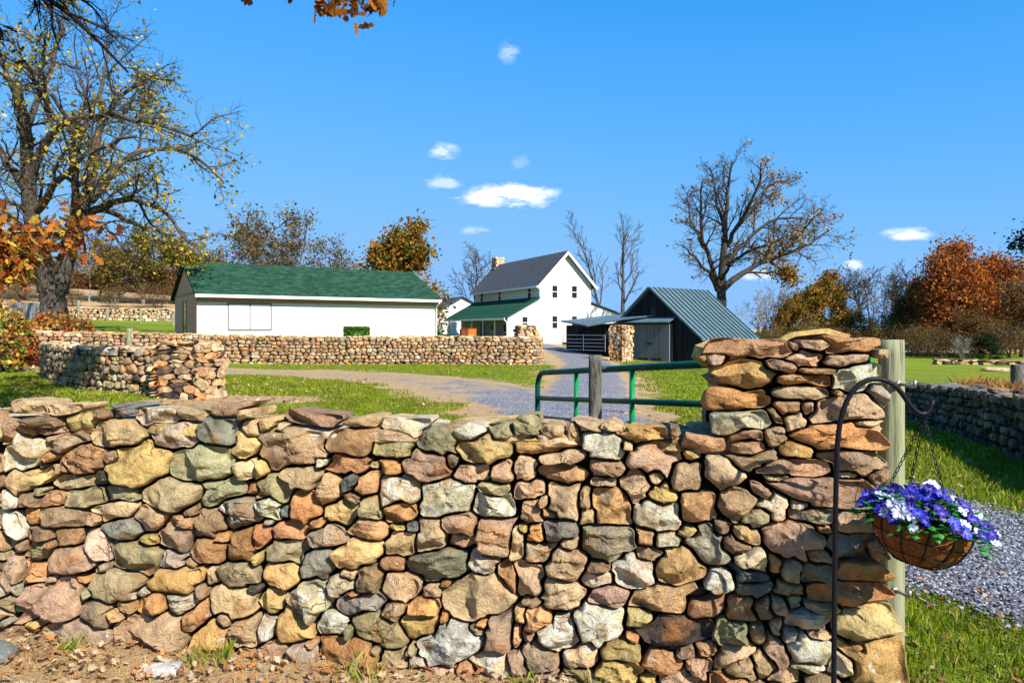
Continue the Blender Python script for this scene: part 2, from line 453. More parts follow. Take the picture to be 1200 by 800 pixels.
def random_seeds(u0, u1, z0, z1, w, h, rng, flat=1.0):
    """courses of random stones filling a rectangle of wall face"""
    out = []; z = z0
    while z < z1-.3*h:
        hh = h*rng.uniform(.75, 1.3); hh = min(hh, z1-z) if z1-z < 1.6*hh else hh
        u = u0-rng.uniform(0, .5)*w*.5
        while u < u1:
            ww = w*rng.choice([.55, .8, 1.0, 1.25, 1.6], p=[.2, .25, .25, .2, .1])*rng.uniform(.85, 1.15)
            cu = u+ww/2
            if cu < u1+.1*w and cu > u0-.1*w:
                if rng.random() < .16 and hh > .7*h:
                    out.append((cu, z+hh*.27, ww*.5, hh*.27, rng.normal(0, .1)))
                    out.append((cu+rng.normal(0, .02), z+hh*.77, ww*.5, hh*.25, rng.normal(0, .1)))
                else:
                    out.append((cu, z+hh*.5+rng.normal(0, .12)*h, ww*.53, hh*.55, rng.normal(0, .22)))
            u += ww
        z += hh
    return np.array(out)
CODES = ['t','t','tb','b','bt','o','ot','to','p','pt','g','gt','e','et','y','yt','tw','d','bt','bo','ep']
def code_cols(n, rng, codes=CODES): return [tint(codes[rng.integers(len(codes))], rng) for _ in range(n)]

_bm = bmesh.new(); bmesh.ops.create_icosphere(_bm, subdivisions=4, radius=1)
ICO_V = np.array([v.co[:] for v in _bm.verts]); ICO_F = np.array([[v.index for v in f.verts] for f in _bm.faces]); _bm.free()
_bm = bmesh.new(); bmesh.ops.create_icosphere(_bm, subdivisions=2, radius=1)
ICO2_V = np.array([v.co[:] for v in _bm.verts]); ICO2_F = np.array([[v.index for v in f.verts] for f in _bm.faces]); _bm.free()
def rock(mb, c, size, rz, col, rng, fine=True, rough=.10, tilt=.06):
    V = (ICO_V if fine else ICO2_V).copy(); Fc = ICO_F if fine else ICO2_F
    V = np.sign(V)*np.abs(V)**rng.uniform(.38, .55)
    for _ in range(7):
        n = rng.normal(size=3); n /= np.linalg.norm(n); n[2] *= .35; n /= np.linalg.norm(n); d = rng.uniform(.78, 1.02)
        ex = np.maximum(V@n-d, 0); V -= ex[:, None]*n
    sd = rng.uniform(0, 99)
    nzv = np.array([mnoise.fractal(Vector(v*1.6)+Vector((sd, 0, 0)), 1.0, 2.0, 3) for v in V])
    V *= (1+rough*nzv)[:, None]
    V = V*np.array(size)/2
    a, b = rng.normal(0, tilt, 2)
    R = np.array(Matrix.Rotation(rz, 3, 'Z') @ Matrix.Rotation(a, 3, 'X') @ Matrix.Rotation(b, 3, 'Y'))
    mb.add(V@R.T+np.array(c), Fc, np.array(col))

# ---- the near wall: its stones read off the photograph, set on one upright plane y = 3.33 - .18 x
Y0, KW = 3.33, -.18; NW = math.sqrt(1+KW*KW)
EU = np.array([1, KW, 0])/NW; EN = np.array([KW, -1, 0])/NW
def plane_uz(px, py):
    a = (px-600)/F; t = Y0/(1-KW*a)
    return a*t*NW, CAMZ+(385-py)/F*t, t/F
def near_map(u, z, d):
    u = np.asarray(u); z = np.asarray(z); d = np.asarray(d)-.035*np.asarray(z)     # slight batter
    return np.array([0, Y0, 0])+u[:, None]*EU+d[:, None]*EN+z[:, None]*np.array([0, 0, 1.0])
SEEDS = {
 (0,440,4): """100 150 200 75 t;280 165 160 55 tp;560 165 140 55 s;700 195 200 85 tw;880 185 160 60 t;1060 165 180 60 b;1150 180 90 55 t;180 215 180 55 b;370 215 180 95 yb;465 190 80 50 b;25 265 75 120 b;
115 252 100 55 o 25;220 268 115 40 b;240 297 95 45 pt;310 315 170 80 bg -20;525 270 245 130 t;780 290 245 125 pw;1010 262 200 120 se;1160 240 80 90 t;1130 340 120 105 yt;105 355 205 165 tw;225 385 130 50 o -25;
385 390 205 155 ob;515 385 70 60 b;640 425 280 200 y;925 415 295 175 e;1145 440 120 80 t;150 485 260 80 yt -20;60 500 120 110 t 40;345 505 270 80 te;550 555 180 80 e -8;380 570 200 90 eb -12;240 580 130 70 op;
130 590 110 80 b;780 565 290 150 tp;1030 540 220 120 e -20;1180 540 80 70 b;35 580 100 100 w;42 720 165 170 w;300 665 230 100 tb;520 632 200 95 t -15;705 670 180 100 tp;820 740 180 150 pb;855 690 120 70 op;970 690 170 140 b;
1125 640 200 140 ge;1045 635 90 32 w 40;140 660 110 110 o -35;190 745 140 65 b;345 758 170 90 bo;565 730 210 105 se;680 775 105 55 y""",
 (0,600,4): """435 158 205 140 pg;85 165 70 70 bp;175 180 165 95 be -10;50 280 105 155 pt;35 425 85 75 t;160 290 150 115 o;335 225 235 140 bp -15;620 218 270 130 eb 8;810 228 120 80 g;965 185 180 130 bo;1130 160 140 160 ob;
245 315 70 45 t;380 318 95 45 o;240 410 310 215 pb;540 345 285 135 et;685 373 80 50 g;825 312 270 115 oy;1000 300 75 105 t;1110 295 200 120 eb;725 425 145 125 o;875 430 180 115 gw;950 375 70 70 b;1095 410 240 150 tb 10;
600 440 120 70 yt;465 475 160 120 tb;930 480 175 125 o -25;1055 495 100 75 b;360 570 340 130 tg;710 570 355 195 pt;1000 615 210 180 oy;1150 560 150 130 tp;1160 690 140 120 bo;75 360 30 60 g""",
 (300,440,4): """155 340 330 180 tb;440 305 240 145 bo;45 230 110 70 yt;100 245 75 50 t;250 205 280 60 bp;480 225 210 60 t;690 245 240 90 tw;840 305 190 135 ed;645 335 190 105 ey;1000 270 150 85 wy;1070 350 250 145 ye;1150 265 120 85 e;
300 412 65 50 w;425 420 210 80 ob;550 420 60 40 t;625 435 115 80 o;785 425 240 135 tp 15;915 400 50 90 eg;1000 465 170 95 t;1150 455 120 130 tb;20 440 60 90 y;210 480 225 105 bt;75 530 150 115 eb;330 545 145 145 to;440 505 120 75 ds -20;
510 510 150 115 ob -20;675 535 195 140 wy;230 620 155 150 o 15;395 645 170 145 yt;530 615 110 110 e;675 640 165 110 o;890 575 255 165 ew;1110 535 140 60 e 10;1110 615 190 125 wg;950 695 180 110 pb;50 620 140 115 we;125 645 60 60 s;
275 695 85 55 o;145 730 165 90 ob;520 725 200 95 ot;325 760 190 95 pg;20 750 90 110 o;665 715 80 30 y;730 710 65 55 s;815 750 140 150 t;960 775 135 90 pt;1130 760 200 190 tb;55 690 70 40 g""",
 (300,600,4): """668 150 150 120 ty;480 195 225 120 yt -8;130 190 240 115 ep -12;280 255 165 140 se;115 305 180 120 yo;630 245 130 75 ot;435 290 80 55 t;535 310 130 135 bt;675 350 195 130 tb 10;845 255 290 165 es;1050 235 150 110 pw 15;
1180 300 100 150 ob;820 372 90 60 t;885 340 60 30 o;1040 400 320 210 tp;255 400 215 140 ew;60 420 160 130 yt;395 345 130 100 gt;455 380 65 35 o;500 425 260 90 sp -12;650 460 110 95 bt;785 435 165 90 o -10;765 540 200 130 yo;
180 530 165 175 yo;350 535 160 140 gw;590 560 280 150 eb 25;40 550 90 130 tw;885 490 50 80 o;900 615 310 215 sw -15;1070 520 70 40 o;1140 560 140 190 bg;75 675 160 150 bp;210 665 135 110 gt;430 680 290 190 o;655 690 150 110 tb;
565 640 55 45 t;435 570 40 80 e;740 755 320 80 yt;1100 720 220 180 tw;985 740 110 110 op;265 610 55 40 b;250 740 60 60 e;380 785 90 50 e""",
 (600,440,4): """190 265 110 75 bt;285 280 75 130 tp;430 325 220 150 wg 10;55 240 130 115 e;120 330 230 85 yo;610 280 270 70 oy;680 385 235 150 p -8;540 330 60 55 t;905 322 210 80 to;840 375 80 65 y;240 385 200 65 t;240 460 225 80 ot;450 440 160 80 bt;
435 500 130 45 pt;55 445 120 140 t;575 530 135 130 tb 20;675 480 85 75 bt;815 475 150 130 bt;985 445 180 150 t 30;710 565 135 110 y;865 615 160 150 ot;460 620 185 180 ot;240 590 155 170 t;80 535 140 90 t;90 640 95 115 tb;340 575 55 100 b;
360 665 80 85 bt;690 660 230 150 tw 15;360 245 140 55 tp;470 250 120 50 tp;760 265 60 50 b""",
 (600,600,4): """455 140 265 185 es;235 85 160 100 sp -8;110 100 75 100 o;50 75 60 45 y;20 120 70 170 t;265 140 90 80 t;135 195 140 95 tb;250 250 180 150 tb;75 320 150 150 tb;235 385 215 135 t;570 265 190 180 pw;630 205 140 75 tb;740 130 125 80 we;
620 120 90 80 bo 40;785 270 225 205 ot;930 160 200 190 we 35;980 85 100 80 p;1095 115 140 115 yt;1110 235 165 130 tw;970 320 140 110 we;415 320 150 90 pw;455 390 190 110 p -10;405 255 90 60 b;690 420 260 100 to 5;395 530 220 210 we 20;
585 500 130 105 ye 15;210 575 215 170 wg;120 495 130 105 ot;40 480 70 80 yb;125 700 200 150 bg 20;320 690 180 140 ow;510 640 190 90 ye;500 745 210 120 y;770 560 280 150 d;710 695 150 120 ob;930 445 200 100 bo;1045 560 170 160 e;25 580 60 110 ot;
95 770 160 60 t;40 710 100 140 pt;245 785 180 70 gt;640 785 80 60 y;790 785 220 80 tp;1090 720 180 150 t;915 650 130 80 bo;570 590 60 55 o;870 725 120 110 b;1010 785 180 70 o;1130 350 150 110 sd;1170 455 90 100 bd"""}
PIL = {(800,380,4.446): """375 125 430 95 op;705 110 190 70 pt;900 110 260 90 ob;595 120 60 60 t;655 185 165 90 pb;865 190 245 75 pt -5;520 220 150 80 pb 10;705 245 170 35 ot;340 260 300 155 oy;640 290 270 60 o;920 280 250 150 we -15;640 360 290 75 tp;
300 400 330 115 o;545 440 140 80 bo;815 360 60 35 o;860 440 340 160 pb;670 440 70 90 tp;320 515 300 145 we -8;595 515 125 120 t;490 480 50 110 b -30;955 520 150 45 t;810 595 470 130 o 5;490 590 150 120 to;340 640 200 125 bt;585 655 190 90 oy 15;
880 720 300 150 pb;540 745 490 100 tp""",
 (900,550,3.2): """220 85 330 110 pb 5;40 35 110 28 t;310 25 100 28 t;30 140 110 100 tw;115 140 80 45 yw;155 170 190 55 es;325 200 130 90 t;95 260 195 140 pt;215 230 60 40 o;315 295 160 100 s;405 295 70 90 t;190 395 125 95 se;90 380 80 90 tg;350 385 185 75 o;
30 360 45 65 o;290 470 305 95 o;205 520 120 38 t;360 585 205 140 ty;150 565 150 75 wt;85 455 110 50 et;105 505 60 70 e;35 510 75 60 t;190 620 90 40 t;160 680 170 120 tw 25;25 600 70 80 et;380 720 240 190 oy;290 735 130 120 tw;335 670 90 38 o;
30 690 80 110 tp;160 740 100 45 w;60 775 110 60 t;230 800 120 60 tb""",
 (850,620,1): """10 20 44 30 b;30 55 40 34 sd;16 95 40 36 bo;40 120 38 30 b;14 145 44 34 t;44 160 40 34 tb;12 -30 40 30 bt;32 -78 56 24 b;28 -112 46 26 t"""}
def read_seeds(D, rng):
    S, C = [], []
    for (ox, oy, sc), txt in D.items():
        for ent in txt.replace('\n', '').split(';'):
            w = ent.split()
            cx, cy, bw, bh = map(float, w[:4])
            u, z, k = plane_uz(ox+cx/sc, oy+cy/sc)
            ang = -math.radians(float(w[5])) if len(w) > 5 else rng.normal(0, .08)
            S.append((u, z, bw/sc*k*NW*.5, bh/sc*k*.5, ang)); C.append(tint(w[4], rng))
    return np.array(S), C
def dedupe(S, C):
    keep = []
    for i in range(len(S)):
        ok = True
        for j in keep:
            d = S[i, :2]-S[j, :2]; r = (d/(.36*(S[i, 2:4]+S[j, 2:4])))
            if (r**2).sum() < 1: ok = False; break
        if ok: keep.append(i)
    return S[keep], [C[k] for k in keep]
def fill_holes(S, C, u0, u1, z0, z1, rng, inside=lambda u, z: True, n=6000, rmin=.02, rmax=.07):
    S = list(map(tuple, S)); C = list(C)
    A = np.array(S)
    for _ in range(n):
        u = rng.uniform(u0, u1); z = rng.uniform(z0, z1)
        if not inside(u, z): continue
        d = np.stack([u-A[:, 0], z-A[:, 1]], -1)
        r = np.sqrt(((d/(A[:, 2:4]))**2).sum(1))
        gapm = (r-1)*np.minimum(A[:, 2], A[:, 3])
        if gapm.min() > rmin*.75:
            s = min(rmax, gapm.min()*1.15+.008)
            A = np.vstack([A, (u, z, s*rng.uniform(1.1, 2.0), s, rng.normal(0, .4))]); C.append(tint(CODES[rng.integers(len(CODES))], rng))
    return A, C
rng = np.random.default_rng(11)
PX_L = plane_uz(846, 500)[0]                                   # where wall meets pillar
S, C = read_seeds(SEEDS, rng); S2, C2 = read_seeds(PIL, rng)
allS = np.vstack([S2, S]); allC = C2+C
isp = np.r_[np.ones(len(S2), bool), np.zeros(len(S), bool)]
keepS, keepC = dedupe(allS, allC)
# continue the wall below the frame's edge and to the left with random stones
zb = keepS[:, 1].min()
uL = plane_uz(0, 600)[0]
ext = random_seeds(uL-1.3, uL-.02, 0, 1.08, .2, .13, rng)
ext2 = random_seeds(-.6, PX_L+.75, -.12, .06, .2, .11, rng)
keepS, keepC = dedupe(np.vstack([keepS, ext, ext2]), keepC+code_cols(len(ext)+len(ext2), rng))
ptop = plane_uz(930, 398)[1]; wtop = 1.11; uR = plane_uz(1038, 600)[0]
def inside_face(u, z): return z < (ptop-.02 if u > PX_L-.03 else wtop)
keepS, keepC = fill_holes(keepS, keepC, uL-1.2, uR, -.08, ptop, rng, inside_face)
ispil = keepS[:, 0] > PX_L+.05*0
def face_part(mask, name, parent):
    mb = MB(); r2 = np.random.default_rng(5)
    stone_mesh(mb, keepS[mask], [c for c, m in zip(keepC, mask) if m], near_map, r2, K=32)
    return mb.build(name, M['stone'], parent, smooth=True)
# one shared layout so that stones at the pillar's foot still fit their neighbours: build all outlines, then split
nearwall = empty('stone_wall', (0, Y0, 0)); tag(nearwall, 'long dry stone wall of mixed brown, tan and grey fieldstones filling the foreground', 'stone wall')
pillar = empty('stone_pillar', tuple(near_map(np.array([PX_L+.3]), np.array([0.0]), np.array([-.25]))[0]))
tag(pillar, 'tall square pillar of flat reddish fieldstones in front of the thick round post', 'stone pillar')
def unparent_fix(o, par):
    o.parent = par; o.matrix_parent_inverse = Matrix.Translation(Vector(par.location)).inverted()
def split_face():
    r2 = np.random.default_rng(5)
    A, B = MB(), MB()
    class Tee(MB):
        pass
    th_store = {}
    # outlines computed together
    global layout_stones
    full = layout_stones(keepS, 56, r2, .0085)
    orig = layout_stones
    for mb_, mask in ((A, ~ispil), (B, ispil)):
        idx = np.where(mask)[0]
        layout_stones = lambda S_, K_, rg_, gap_, cap_=1.25: (full[0], full[1][idx])
        stone_mesh(mb_, keepS[idx], [keepC[k] for k in idx], near_map, np.random.default_rng(6), K=56, sink=.2)
    layout_stones = orig
    return A, B
A, B = split_face()
unparent_fix(A.build('face_stonework', M['stone'], None, True), nearwall)
unparent_fix(B.build('face_stonework', M['stone'], None, True), pillar)
def core(mb, u0, u1, z0, z1, d0, d1):
    pts = np.array([(u, z, d) for z in (z0, z1) for u, d in ((u0, d0), (u1, d0), (u1, d1), (u0, d1))])
    mb.add(near_map(pts[:, 0], pts[:, 1], pts[:, 2]), [(0,3,2,1),(4,5,6,7),(0,1,5,4),(1,2,6,5),(2,3,7,6),(3,0,4,7)])
WT = .56                                                       # thickness of the wall
mb = MB(); core(mb, uL-1.3, PX_L+.05, -.15, 1.03, -.055, -WT+.06)
unparent_fix(mb.build('rubble_core', M['core'], None), nearwall)
mb = MB(); core(mb, PX_L+.05, uR-.03, -.15, ptop-.04, -.055, -WT+.06)
unparent_fix(mb.build('rubble_core', M['core'], None), pillar)
# pillar sides (left above the wall, right down to the ground) and back faces
def side_map(u_at, sgn):
    def f(u, z, d):                                            # u runs from the front to the back
        return near_map(np.full(len(u), u_at)+sgn*np.asarray(d), z, -np.asarray(u)-.0*z)
    return f
mb = MB(); s_ = random_seeds(.05, WT-.03, 1.0, ptop-.05, .24, .105, rng); s_[:, 2] = np.minimum(s_[:, 2], .14); s_[:, 0] = np.maximum(s_[:, 0], s_[:, 2]*1.15+.01); stone_mesh(mb, s_, code_cols(len(s_), rng, ['b','bt','o','ot','p','t']), side_map(PX_L+.045, -1), rng, K=24)
s_ = random_seeds(.05, WT-.03, 0, ptop-.05, .24, .105, rng); s_[:, 2] = np.minimum(s_[:, 2], .14); s_[:, 0] = np.maximum(s_[:, 0], s_[:, 2]*1.15+.01); stone_mesh(mb, s_, code_cols(len(s_), rng, ['b','bt','o','ot','p','t']), side_map(uR-.05, 1), rng, K=24)
unparent_fix(mb.build('side_stonework', M['stone'], None, True), pillar)
def back_map(u, z, d): return near_map(u, z, -WT-np.asarray(d))
mb = MB(); s_ = random_seeds(uL-1.2, PX_L, 0, 1.07, .24, .14, rng); stone_mesh(mb, s_, code_cols(len(s_), rng), back_map, rng, K=18, detail=False)
unparent_fix(mb.build('back_stonework', M['stone'], None, True), nearwall)
mb = MB(); s_ = random_seeds(PX_L, uR, 0, ptop, .26, .12, rng); stone_mesh(mb, s_, code_cols(len(s_), rng), back_map, rng, K=18, detail=False)
unparent_fix(mb.build('back_stonework', M['stone'], None, True), pillar)
# coping stones, three deep along the top
CAPC = ['t','tw','ot','tp','t','tb','pt','t','gt','yt','to','et','bt']
def coping(parent, u0, u1, z, rows, wmin, wmax, codes, hh=(.05, .09)):
    for dep, dw in rows:
        u = u0
        while u < u1:
            w = rng.uniform(wmin, wmax); w = min(w, u1-u+.04)
            if w < .07: break
            c = near_map(np.array([u+w/2]), np.array([z+rng.normal(0, .010)]), np.array([-dep+.035*z+rng.normal(0, .015)]))[0]
            mb = MB(); rock(mb, c, (w*1.04, dw*rng.uniform(.9, 1.15), rng.uniform(*hh)), math.atan(KW)+rng.normal(0, .12), tint(codes[rng.integers(len(codes))], rng), rng, tilt=.025)
            unparent_fix(mb.build('coping_stone', M['stone'], None, True), parent)
            u += w
coping(nearwall, uL-1.2, PX_L-.02, 1.085, ((.15, .24), (.33, .24), (.50, .22)), .18, .44, CAPC, (.045, .075))
coping(pillar, PX_L+.12, uR-.08, ptop-.085, ((.27, .20), (.44, .20)), .3, .45, ['b','bt','p','tp','t'], (.055, .07))

# ---- generic walls along a path
def path_fn(pts):
    pts = np.array(pts, float)
    if len(pts) > 2:
        d = np.r_[0, np.cumsum(np.linalg.norm(np.diff(pts, axis=0), axis=1))]
        s = np.linspace(0, d[-1], max(30, int(d[-1]*4)))
        k = np.array([np.interp(s, d, pts[:, i]) for i in range(2)]).T
        for _ in range(5): k[1:-1] = (k[:-2]+2*k[1:-1]+k[2:])/4
        pts = k
    d = np.r_[0, np.cumsum(np.linalg.norm(np.diff(pts, axis=0), axis=1))]
    tg = np.gradient(pts, axis=0); tg /= np.linalg.norm(tg, axis=1)[:, None]
    def at(u):
        u = np.clip(u, 0, d[-1])
        xy = np.stack([np.interp(u, d, pts[:, 0]), np.interp(u, d, pts[:, 1])], -1)
        t = np.stack([np.interp(u, d, tg[:, 0]), np.interp(u, d, tg[:, 1])], -1); t /= np.linalg.norm(t, axis=1)[:, None]
        return xy, t
    return at, d[-1]
def path_wall(name, label, pts, top, thick, sw, sh, K=16, side=1, both=False, tone=.78, codes=CODES, cat='stone wall', capw=.3, fine=False, caps=True, group=None, bot=-.05, gap=.011):
    """side=+1: the visible face lies to the right of the walking direction. top: height of the crown above the ground (number or function of u)."""
    at, L = path_fn(pts); rg = np.random.default_rng(abs(hash(label)) % 1000 if False else len(label)*7+int(L*10))
    p0 = at(np.array([0.0]))[0][0]
    root = empty(name, (p0[0], p0[1], h1(p0[0], p0[1]))); tag(root, label, cat, group)
    tp = top if callable(top) else (lambda u: np.full(np.shape(u), float(top)))
    def mapf(off, sd):
        def f(u, z, d):
            u = np.asarray(u); xy, t = at(u); nrm = np.stack([t[:, 1], -t[:, 0]], -1)*sd
            q = xy+nrm*(np.asarray(d)+off)[:, None]
            return np.hstack([q, (H(xy[:, 0], xy[:, 1])+z)[:, None]])
        return f
    faces = [(side, 'face_stonework')]+([(-side, 'back_stonework')] if both else [])
    tm = float(np.max(tp(np.linspace(0, L, 20))))
    for sd, nm in faces:
        mb = MB(); S = random_seeds(0, L, bot, tm, sw, sh, rg)
        S = S[S[:, 1]+S[:, 3]*.5 < tp(S[:, 0])]
        ringl = RING if fine else np.array([0, .5, .8, .95, 1.0])
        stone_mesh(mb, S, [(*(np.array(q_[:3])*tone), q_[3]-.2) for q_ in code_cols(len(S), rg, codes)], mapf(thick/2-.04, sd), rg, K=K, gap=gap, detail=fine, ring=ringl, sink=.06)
        unparent_fix(mb.build(nm, M['stone_far'], None, True), root)
    # earth and rubble behind the faces
    mb = MB(); n = max(4, int(L*2)); us = np.linspace(0.02, L-.02, n); f = mapf(0, 1); rows = []
    for dz, dd in ((-.2, -thick/2+.06), (-.2, thick/2-.06), (-.06, thick/2-.06), (-.06, -thick/2+.06)):
        z = np.full(n, -.2) if dz == -.2 else tp(us)-.05
        rows.append(f(us, z, np.full(n, dd)))
    V = np.vstack(rows); fc = []
    for a in range(4):
        b = (a+1) % 4
        fc += [(a*n+i, a*n+i+1, b*n+i+1, b*n+i) for i in range(n-1)]
    fc += [(0, n, 2*n, 3*n), (n-1, 4*n-1, 3*n-1, 2*n-1)]
    mb.add(V, fc); unparent_fix(mb.build('rubble_core', M['core'], None), root)
    # end faces
    for ue, sg in ((0.0, -1), (L, 1)):
        mb = MB()
        xy, t = at(np.array([ue])); hz = h1(*xy[0]); t0 = t[0]*sg; nr0 = np.array([t[0][1], -t[0][0]])
        S = random_seeds(-thick/2+.02, thick/2-.02, bot, float(tp(np.array([ue]))[0]), sw, sh, rg)
        def ef(u, z, d): return np.stack([xy[0][0]+nr0[0]*u+t0[0]*d, xy[0][1]+nr0[1]*u+t0[1]*d, hz+z], -1)
        if len(S): stone_mesh(mb, S, code_cols(len(S), rg, codes), ef, rg, K=K, detail=False, gap=gap, ring=np.array([0, .6, .9, 1.0]))
        if mb.n: unparent_fix(mb.build('end_stonework', M['stone_far'], None, True), root)
    if caps:
        mb = MB(); u = 0.0
        while u < L:
            w = capw*rg.uniform(.6, 1.4); w = min(w, L-u+.05)
            k = 1 if capw > .5 else 2
            for r_ in range(k):
                xy, t = at(np.array([u+w/2])); nr0 = np.array([t[0][1], -t[0][0]])
                off = 0 if k == 1 else (r_-.5)*thick*.5
                c = (xy[0][0]+nr0[0]*off, xy[0][1]+nr0[1]*off, h1(*xy[0])+float(tp(np.array([u+w/2]))[0])+rg.normal(0, .02))
                rock(mb, c, (w*1.05, thick/k*1.12, rg.uniform(.07, .13)), math.atan2(t[0][1], t[0][0])+rg.normal(0, .1), tint(codes[rg.integers(len(codes))], rg), rg, fine=False)
            u += w*.95
        unparent_fix(mb.build('coping', M['stone_far'], None, True), root)
    return root
def square_pillar(label, x, y, rz, w, h, dep=None, sw=.26, sh=.1, z0=None, codes=CODES, K=16):
    dep = dep or w; rg = np.random.default_rng(len(label)*3+int(abs(x)*10)); z0 = h1(x, y) if z0 is None else z0
    root = empty('stone_pillar', (x, y, z0), rz); tag(root, label, 'stone pillar')
    mb = MB()
    for k in range(4):
        a = k*math.pi/2; hw, off = (w/2, dep/2) if k % 2 == 0 else (dep/2, w/2)
        S = random_seeds(-hw+.01, hw-.01, -.05, h, sw, sh, rg); R = rot2(a)
        def f(u, z, d):
            q = np.stack([u, -(off-.03+d)], -1)@R.T
            return np.hstack([q, np.asarray(z)[:, None]])
        stone_mesh(mb, S, code_cols(len(S), rg, codes), f, rg, K=K, bulge=.6, spread=.015, detail=False, gap=.008, ring=np.array([0, .5, .8, .95, 1.0]))
    mb.build('stonework', M['stone_far'], root, True)
    mb = MB(); mb.box(-w/2+.06, w/2-.06, -dep/2+.06, dep/2-.06, -.2, h-.04); mb.build('rubble_core', M['core'], root)
    mb = MB(); n = max(2, int(w/.4))
    for i in range(n):
        for j in range(2):
            rock(mb, (-w/2+(i+.5)*w/n, (j-.5)*dep*.5, h), (w/n*1.08, dep*.55, rg.uniform(.08, .14)), rg.normal(0, .08), tint(codes[rg.integers(len(codes))], rg), rg, fine=False)
    mb.build('coping', M['stone_far'], root, True)
    return root
REDC = ['ot','o','p','pt','t','tb','b','bo','to','tb','b','tw','gt','gb','po']
path_wall('stone_wall', 'long low fieldstone wall in front of the white green roofed garage', [(-21.5,28.6),(-17,30),(-11,31),(-4,31.3),(0.4,31.1),(1.0,31.5),(1.15,32.3),(1.1,33.6)], 1.15, .55, .25, .15, side=1, codes=REDC, K=12)
square_pillar('squat stone pillar topping the right end of the garage wall', 0.62, 32.1, .25, .82, 1.66, .8, codes=['tb','o','b','bt','ot','t'], K=12)
path_wall('stone_wall', 'curved stone wall running between a shaded end and a slab pillar on the left lawn', [(-14.5,22.8),(-13.0,20.8),(-11.0,18.7),(-9.2,17.1),(-7.7,16.4)], lambda u: 1.02+0*np.asarray(u), .6, .30, .17, side=1, K=18, fine=False)
square_pillar('stone pillar of flat slabs ending the curved wall on the left lawn', -7.0, 15.75, -.3, 1.15, 1.18, .8, sw=.42, sh=.13, codes=['tb','b','bt','t','o','ot','d'], K=18)
path_wall('stone_wall', 'dark shaded stone wall on the right beyond the gravel drive', [(9.9,20.5),(9.6,17.2),(8.3,13.4),(6.95,10.0),(5.7,6.4)], .78, .5, .26, .15, side=1, K=18, gap=.02, codes=['d','ds','sd','d','dg','ed','d','de','db'])  # stone tints darkened here to stand in for the wall's deep shade
path_wall('stone_wall', 'distant pale stone wall below the brown treeline on the left', [(-43,58),(-36,60),(-29.5,60.5),(-25,60.5)], .95, .6, .42, .24, side=1, K=9, codes=['tw','t','pt','w','ot'], capw=.7)
path_wall('stone_edging', 'low line of stones edging the far green field', [(33.2,57),(37,57.2),(42,57)], .34, .6, .7, .3, side=1, K=9, codes=['b','d','bt','t'], capw=.7, cat='stone edging')
square_pillar('two faced fieldstone pillar standing left of the grey barn doors', 6.20, 41.2, .82, .95, 2.0, .95, sw=.3, sh=.16, codes=['t','ot','o','tw','pt','b'], K=12)
mb = MB(); rock(mb, (31.2, 46, h1(31.2,46)+.12), (3.4, 1.0, .26), .05, tint('gt', rng), rng, fine=False); tag(mb.build('stone_slab', M['stone_far'], None, True), 'long flat grey stone slab lying on the far field by dry grass', 'stone slab')
mb = MB(); rock(mb, (-1.62, 3.36, .02), (.16, .10, .045), .1, (.62,.60,.55,0), rng); tag(mb.build('rock', M['stone'], None, True), 'small white rock on the leaf litter at the wall foot', 'rock')
mb = MB(); rock(mb, (-2.62, 3.52, .02), (.42, .26, .07), .15, tint('s', rng), rng); tag(mb.build('rock', M['stone'], None, True), 'flat slate grey rock among fallen leaves at far left', 'rock')

# ------------------------------------------------------------------ posts, gate, hook, basket
def mat_post():
    t = NT('weathered_post_wood'); mp = t.mapping((1, 1, .06))
    n = t.noise(38, 5, .65, mp); n2 = t.noise(5, 4, .6)
    c = t.ramp(n, [(.3, (.055, .05, .03)), (.47, (.21, .205, .12)), (.72, (.33, .325, .21))])
    c = t.mix(t.ramp(n2, [(.45, 0), (.7, .6)]), c, (.19, .22, .11))
    return t.done(c, .85, t.bump(n, .6, .012))
M['post'] = mat_post()
M['post_grey'] = mat_bark('grey_driftwood_post', (.04, .036, .028), (.20, .185, .145), 4)
def log_post(mb, x, y, z0, z1, r, rng, sides=22, lean=(0, 0)):
    n = 26; zz = np.linspace(z0, z1, n); th = np.arange(sides)*2*math.pi/sides; V = []
    for i, z in enumerate(zz):
        rr = r*(1+.025*np.array([mnoise.noise(Vector((math.cos(a)*1.5+x*9, math.sin(a)*1.5, z*2.5))) for a in th]))
        if i == n-1: rr = rr*.965
        V.append(np.stack([x+lean[0]*(z-z0)+rr*np.cos(th), y+lean[1]*(z-z0)+rr*np.sin(th), np.full(sides, z)], -1))
    o = mb.n; i = np.arange(n-1)[:, None]*sides; j = np.arange(sides)[None, :]; j2 = (j+1) % sides
    mb.add(np.vstack(V), np.stack([i+j, i+j2, i+sides+j2, i+sides+j], -1).reshape(-1, 4))
    mb.f.append([tuple(o+(n-1)*sides+k for k in range(sides))])
M['galv'] = mat_plain('galvanised_bolt', (.42, .40, .36), .45, .8)
gp = P(1044.5, 385, 3.62)
post = empty('wooden_post', (gp[0], gp[1], 0)); tag(post, 'thick pale greenish round wooden post beside the stone pillar', 'wooden post')
mb = MB(); log_post(mb, 0, 0, -.2, 1.545, .060, rng); mb.build('shaft', M['post'], post, True)
for (a, b) in (((1046, 690), (1066, 699)), ((1050, 449), (1072, 453))):
    q0 = np.array(P(*a, 3.56))-np.array(post.location); q1 = np.array(P(*b, 3.44))-np.array(post.location)
    mb = MB(); mb.tube([q0, q1], .008, 8); mb.tube([q1, q1+(0, 0, .03)], .008, 8); 
    mb.tube([q0+(q1-q0)*.12, q0+(q1-q0)*.2], .018, 6); mb.build('hinge_bolt', M['galv'], post, True)
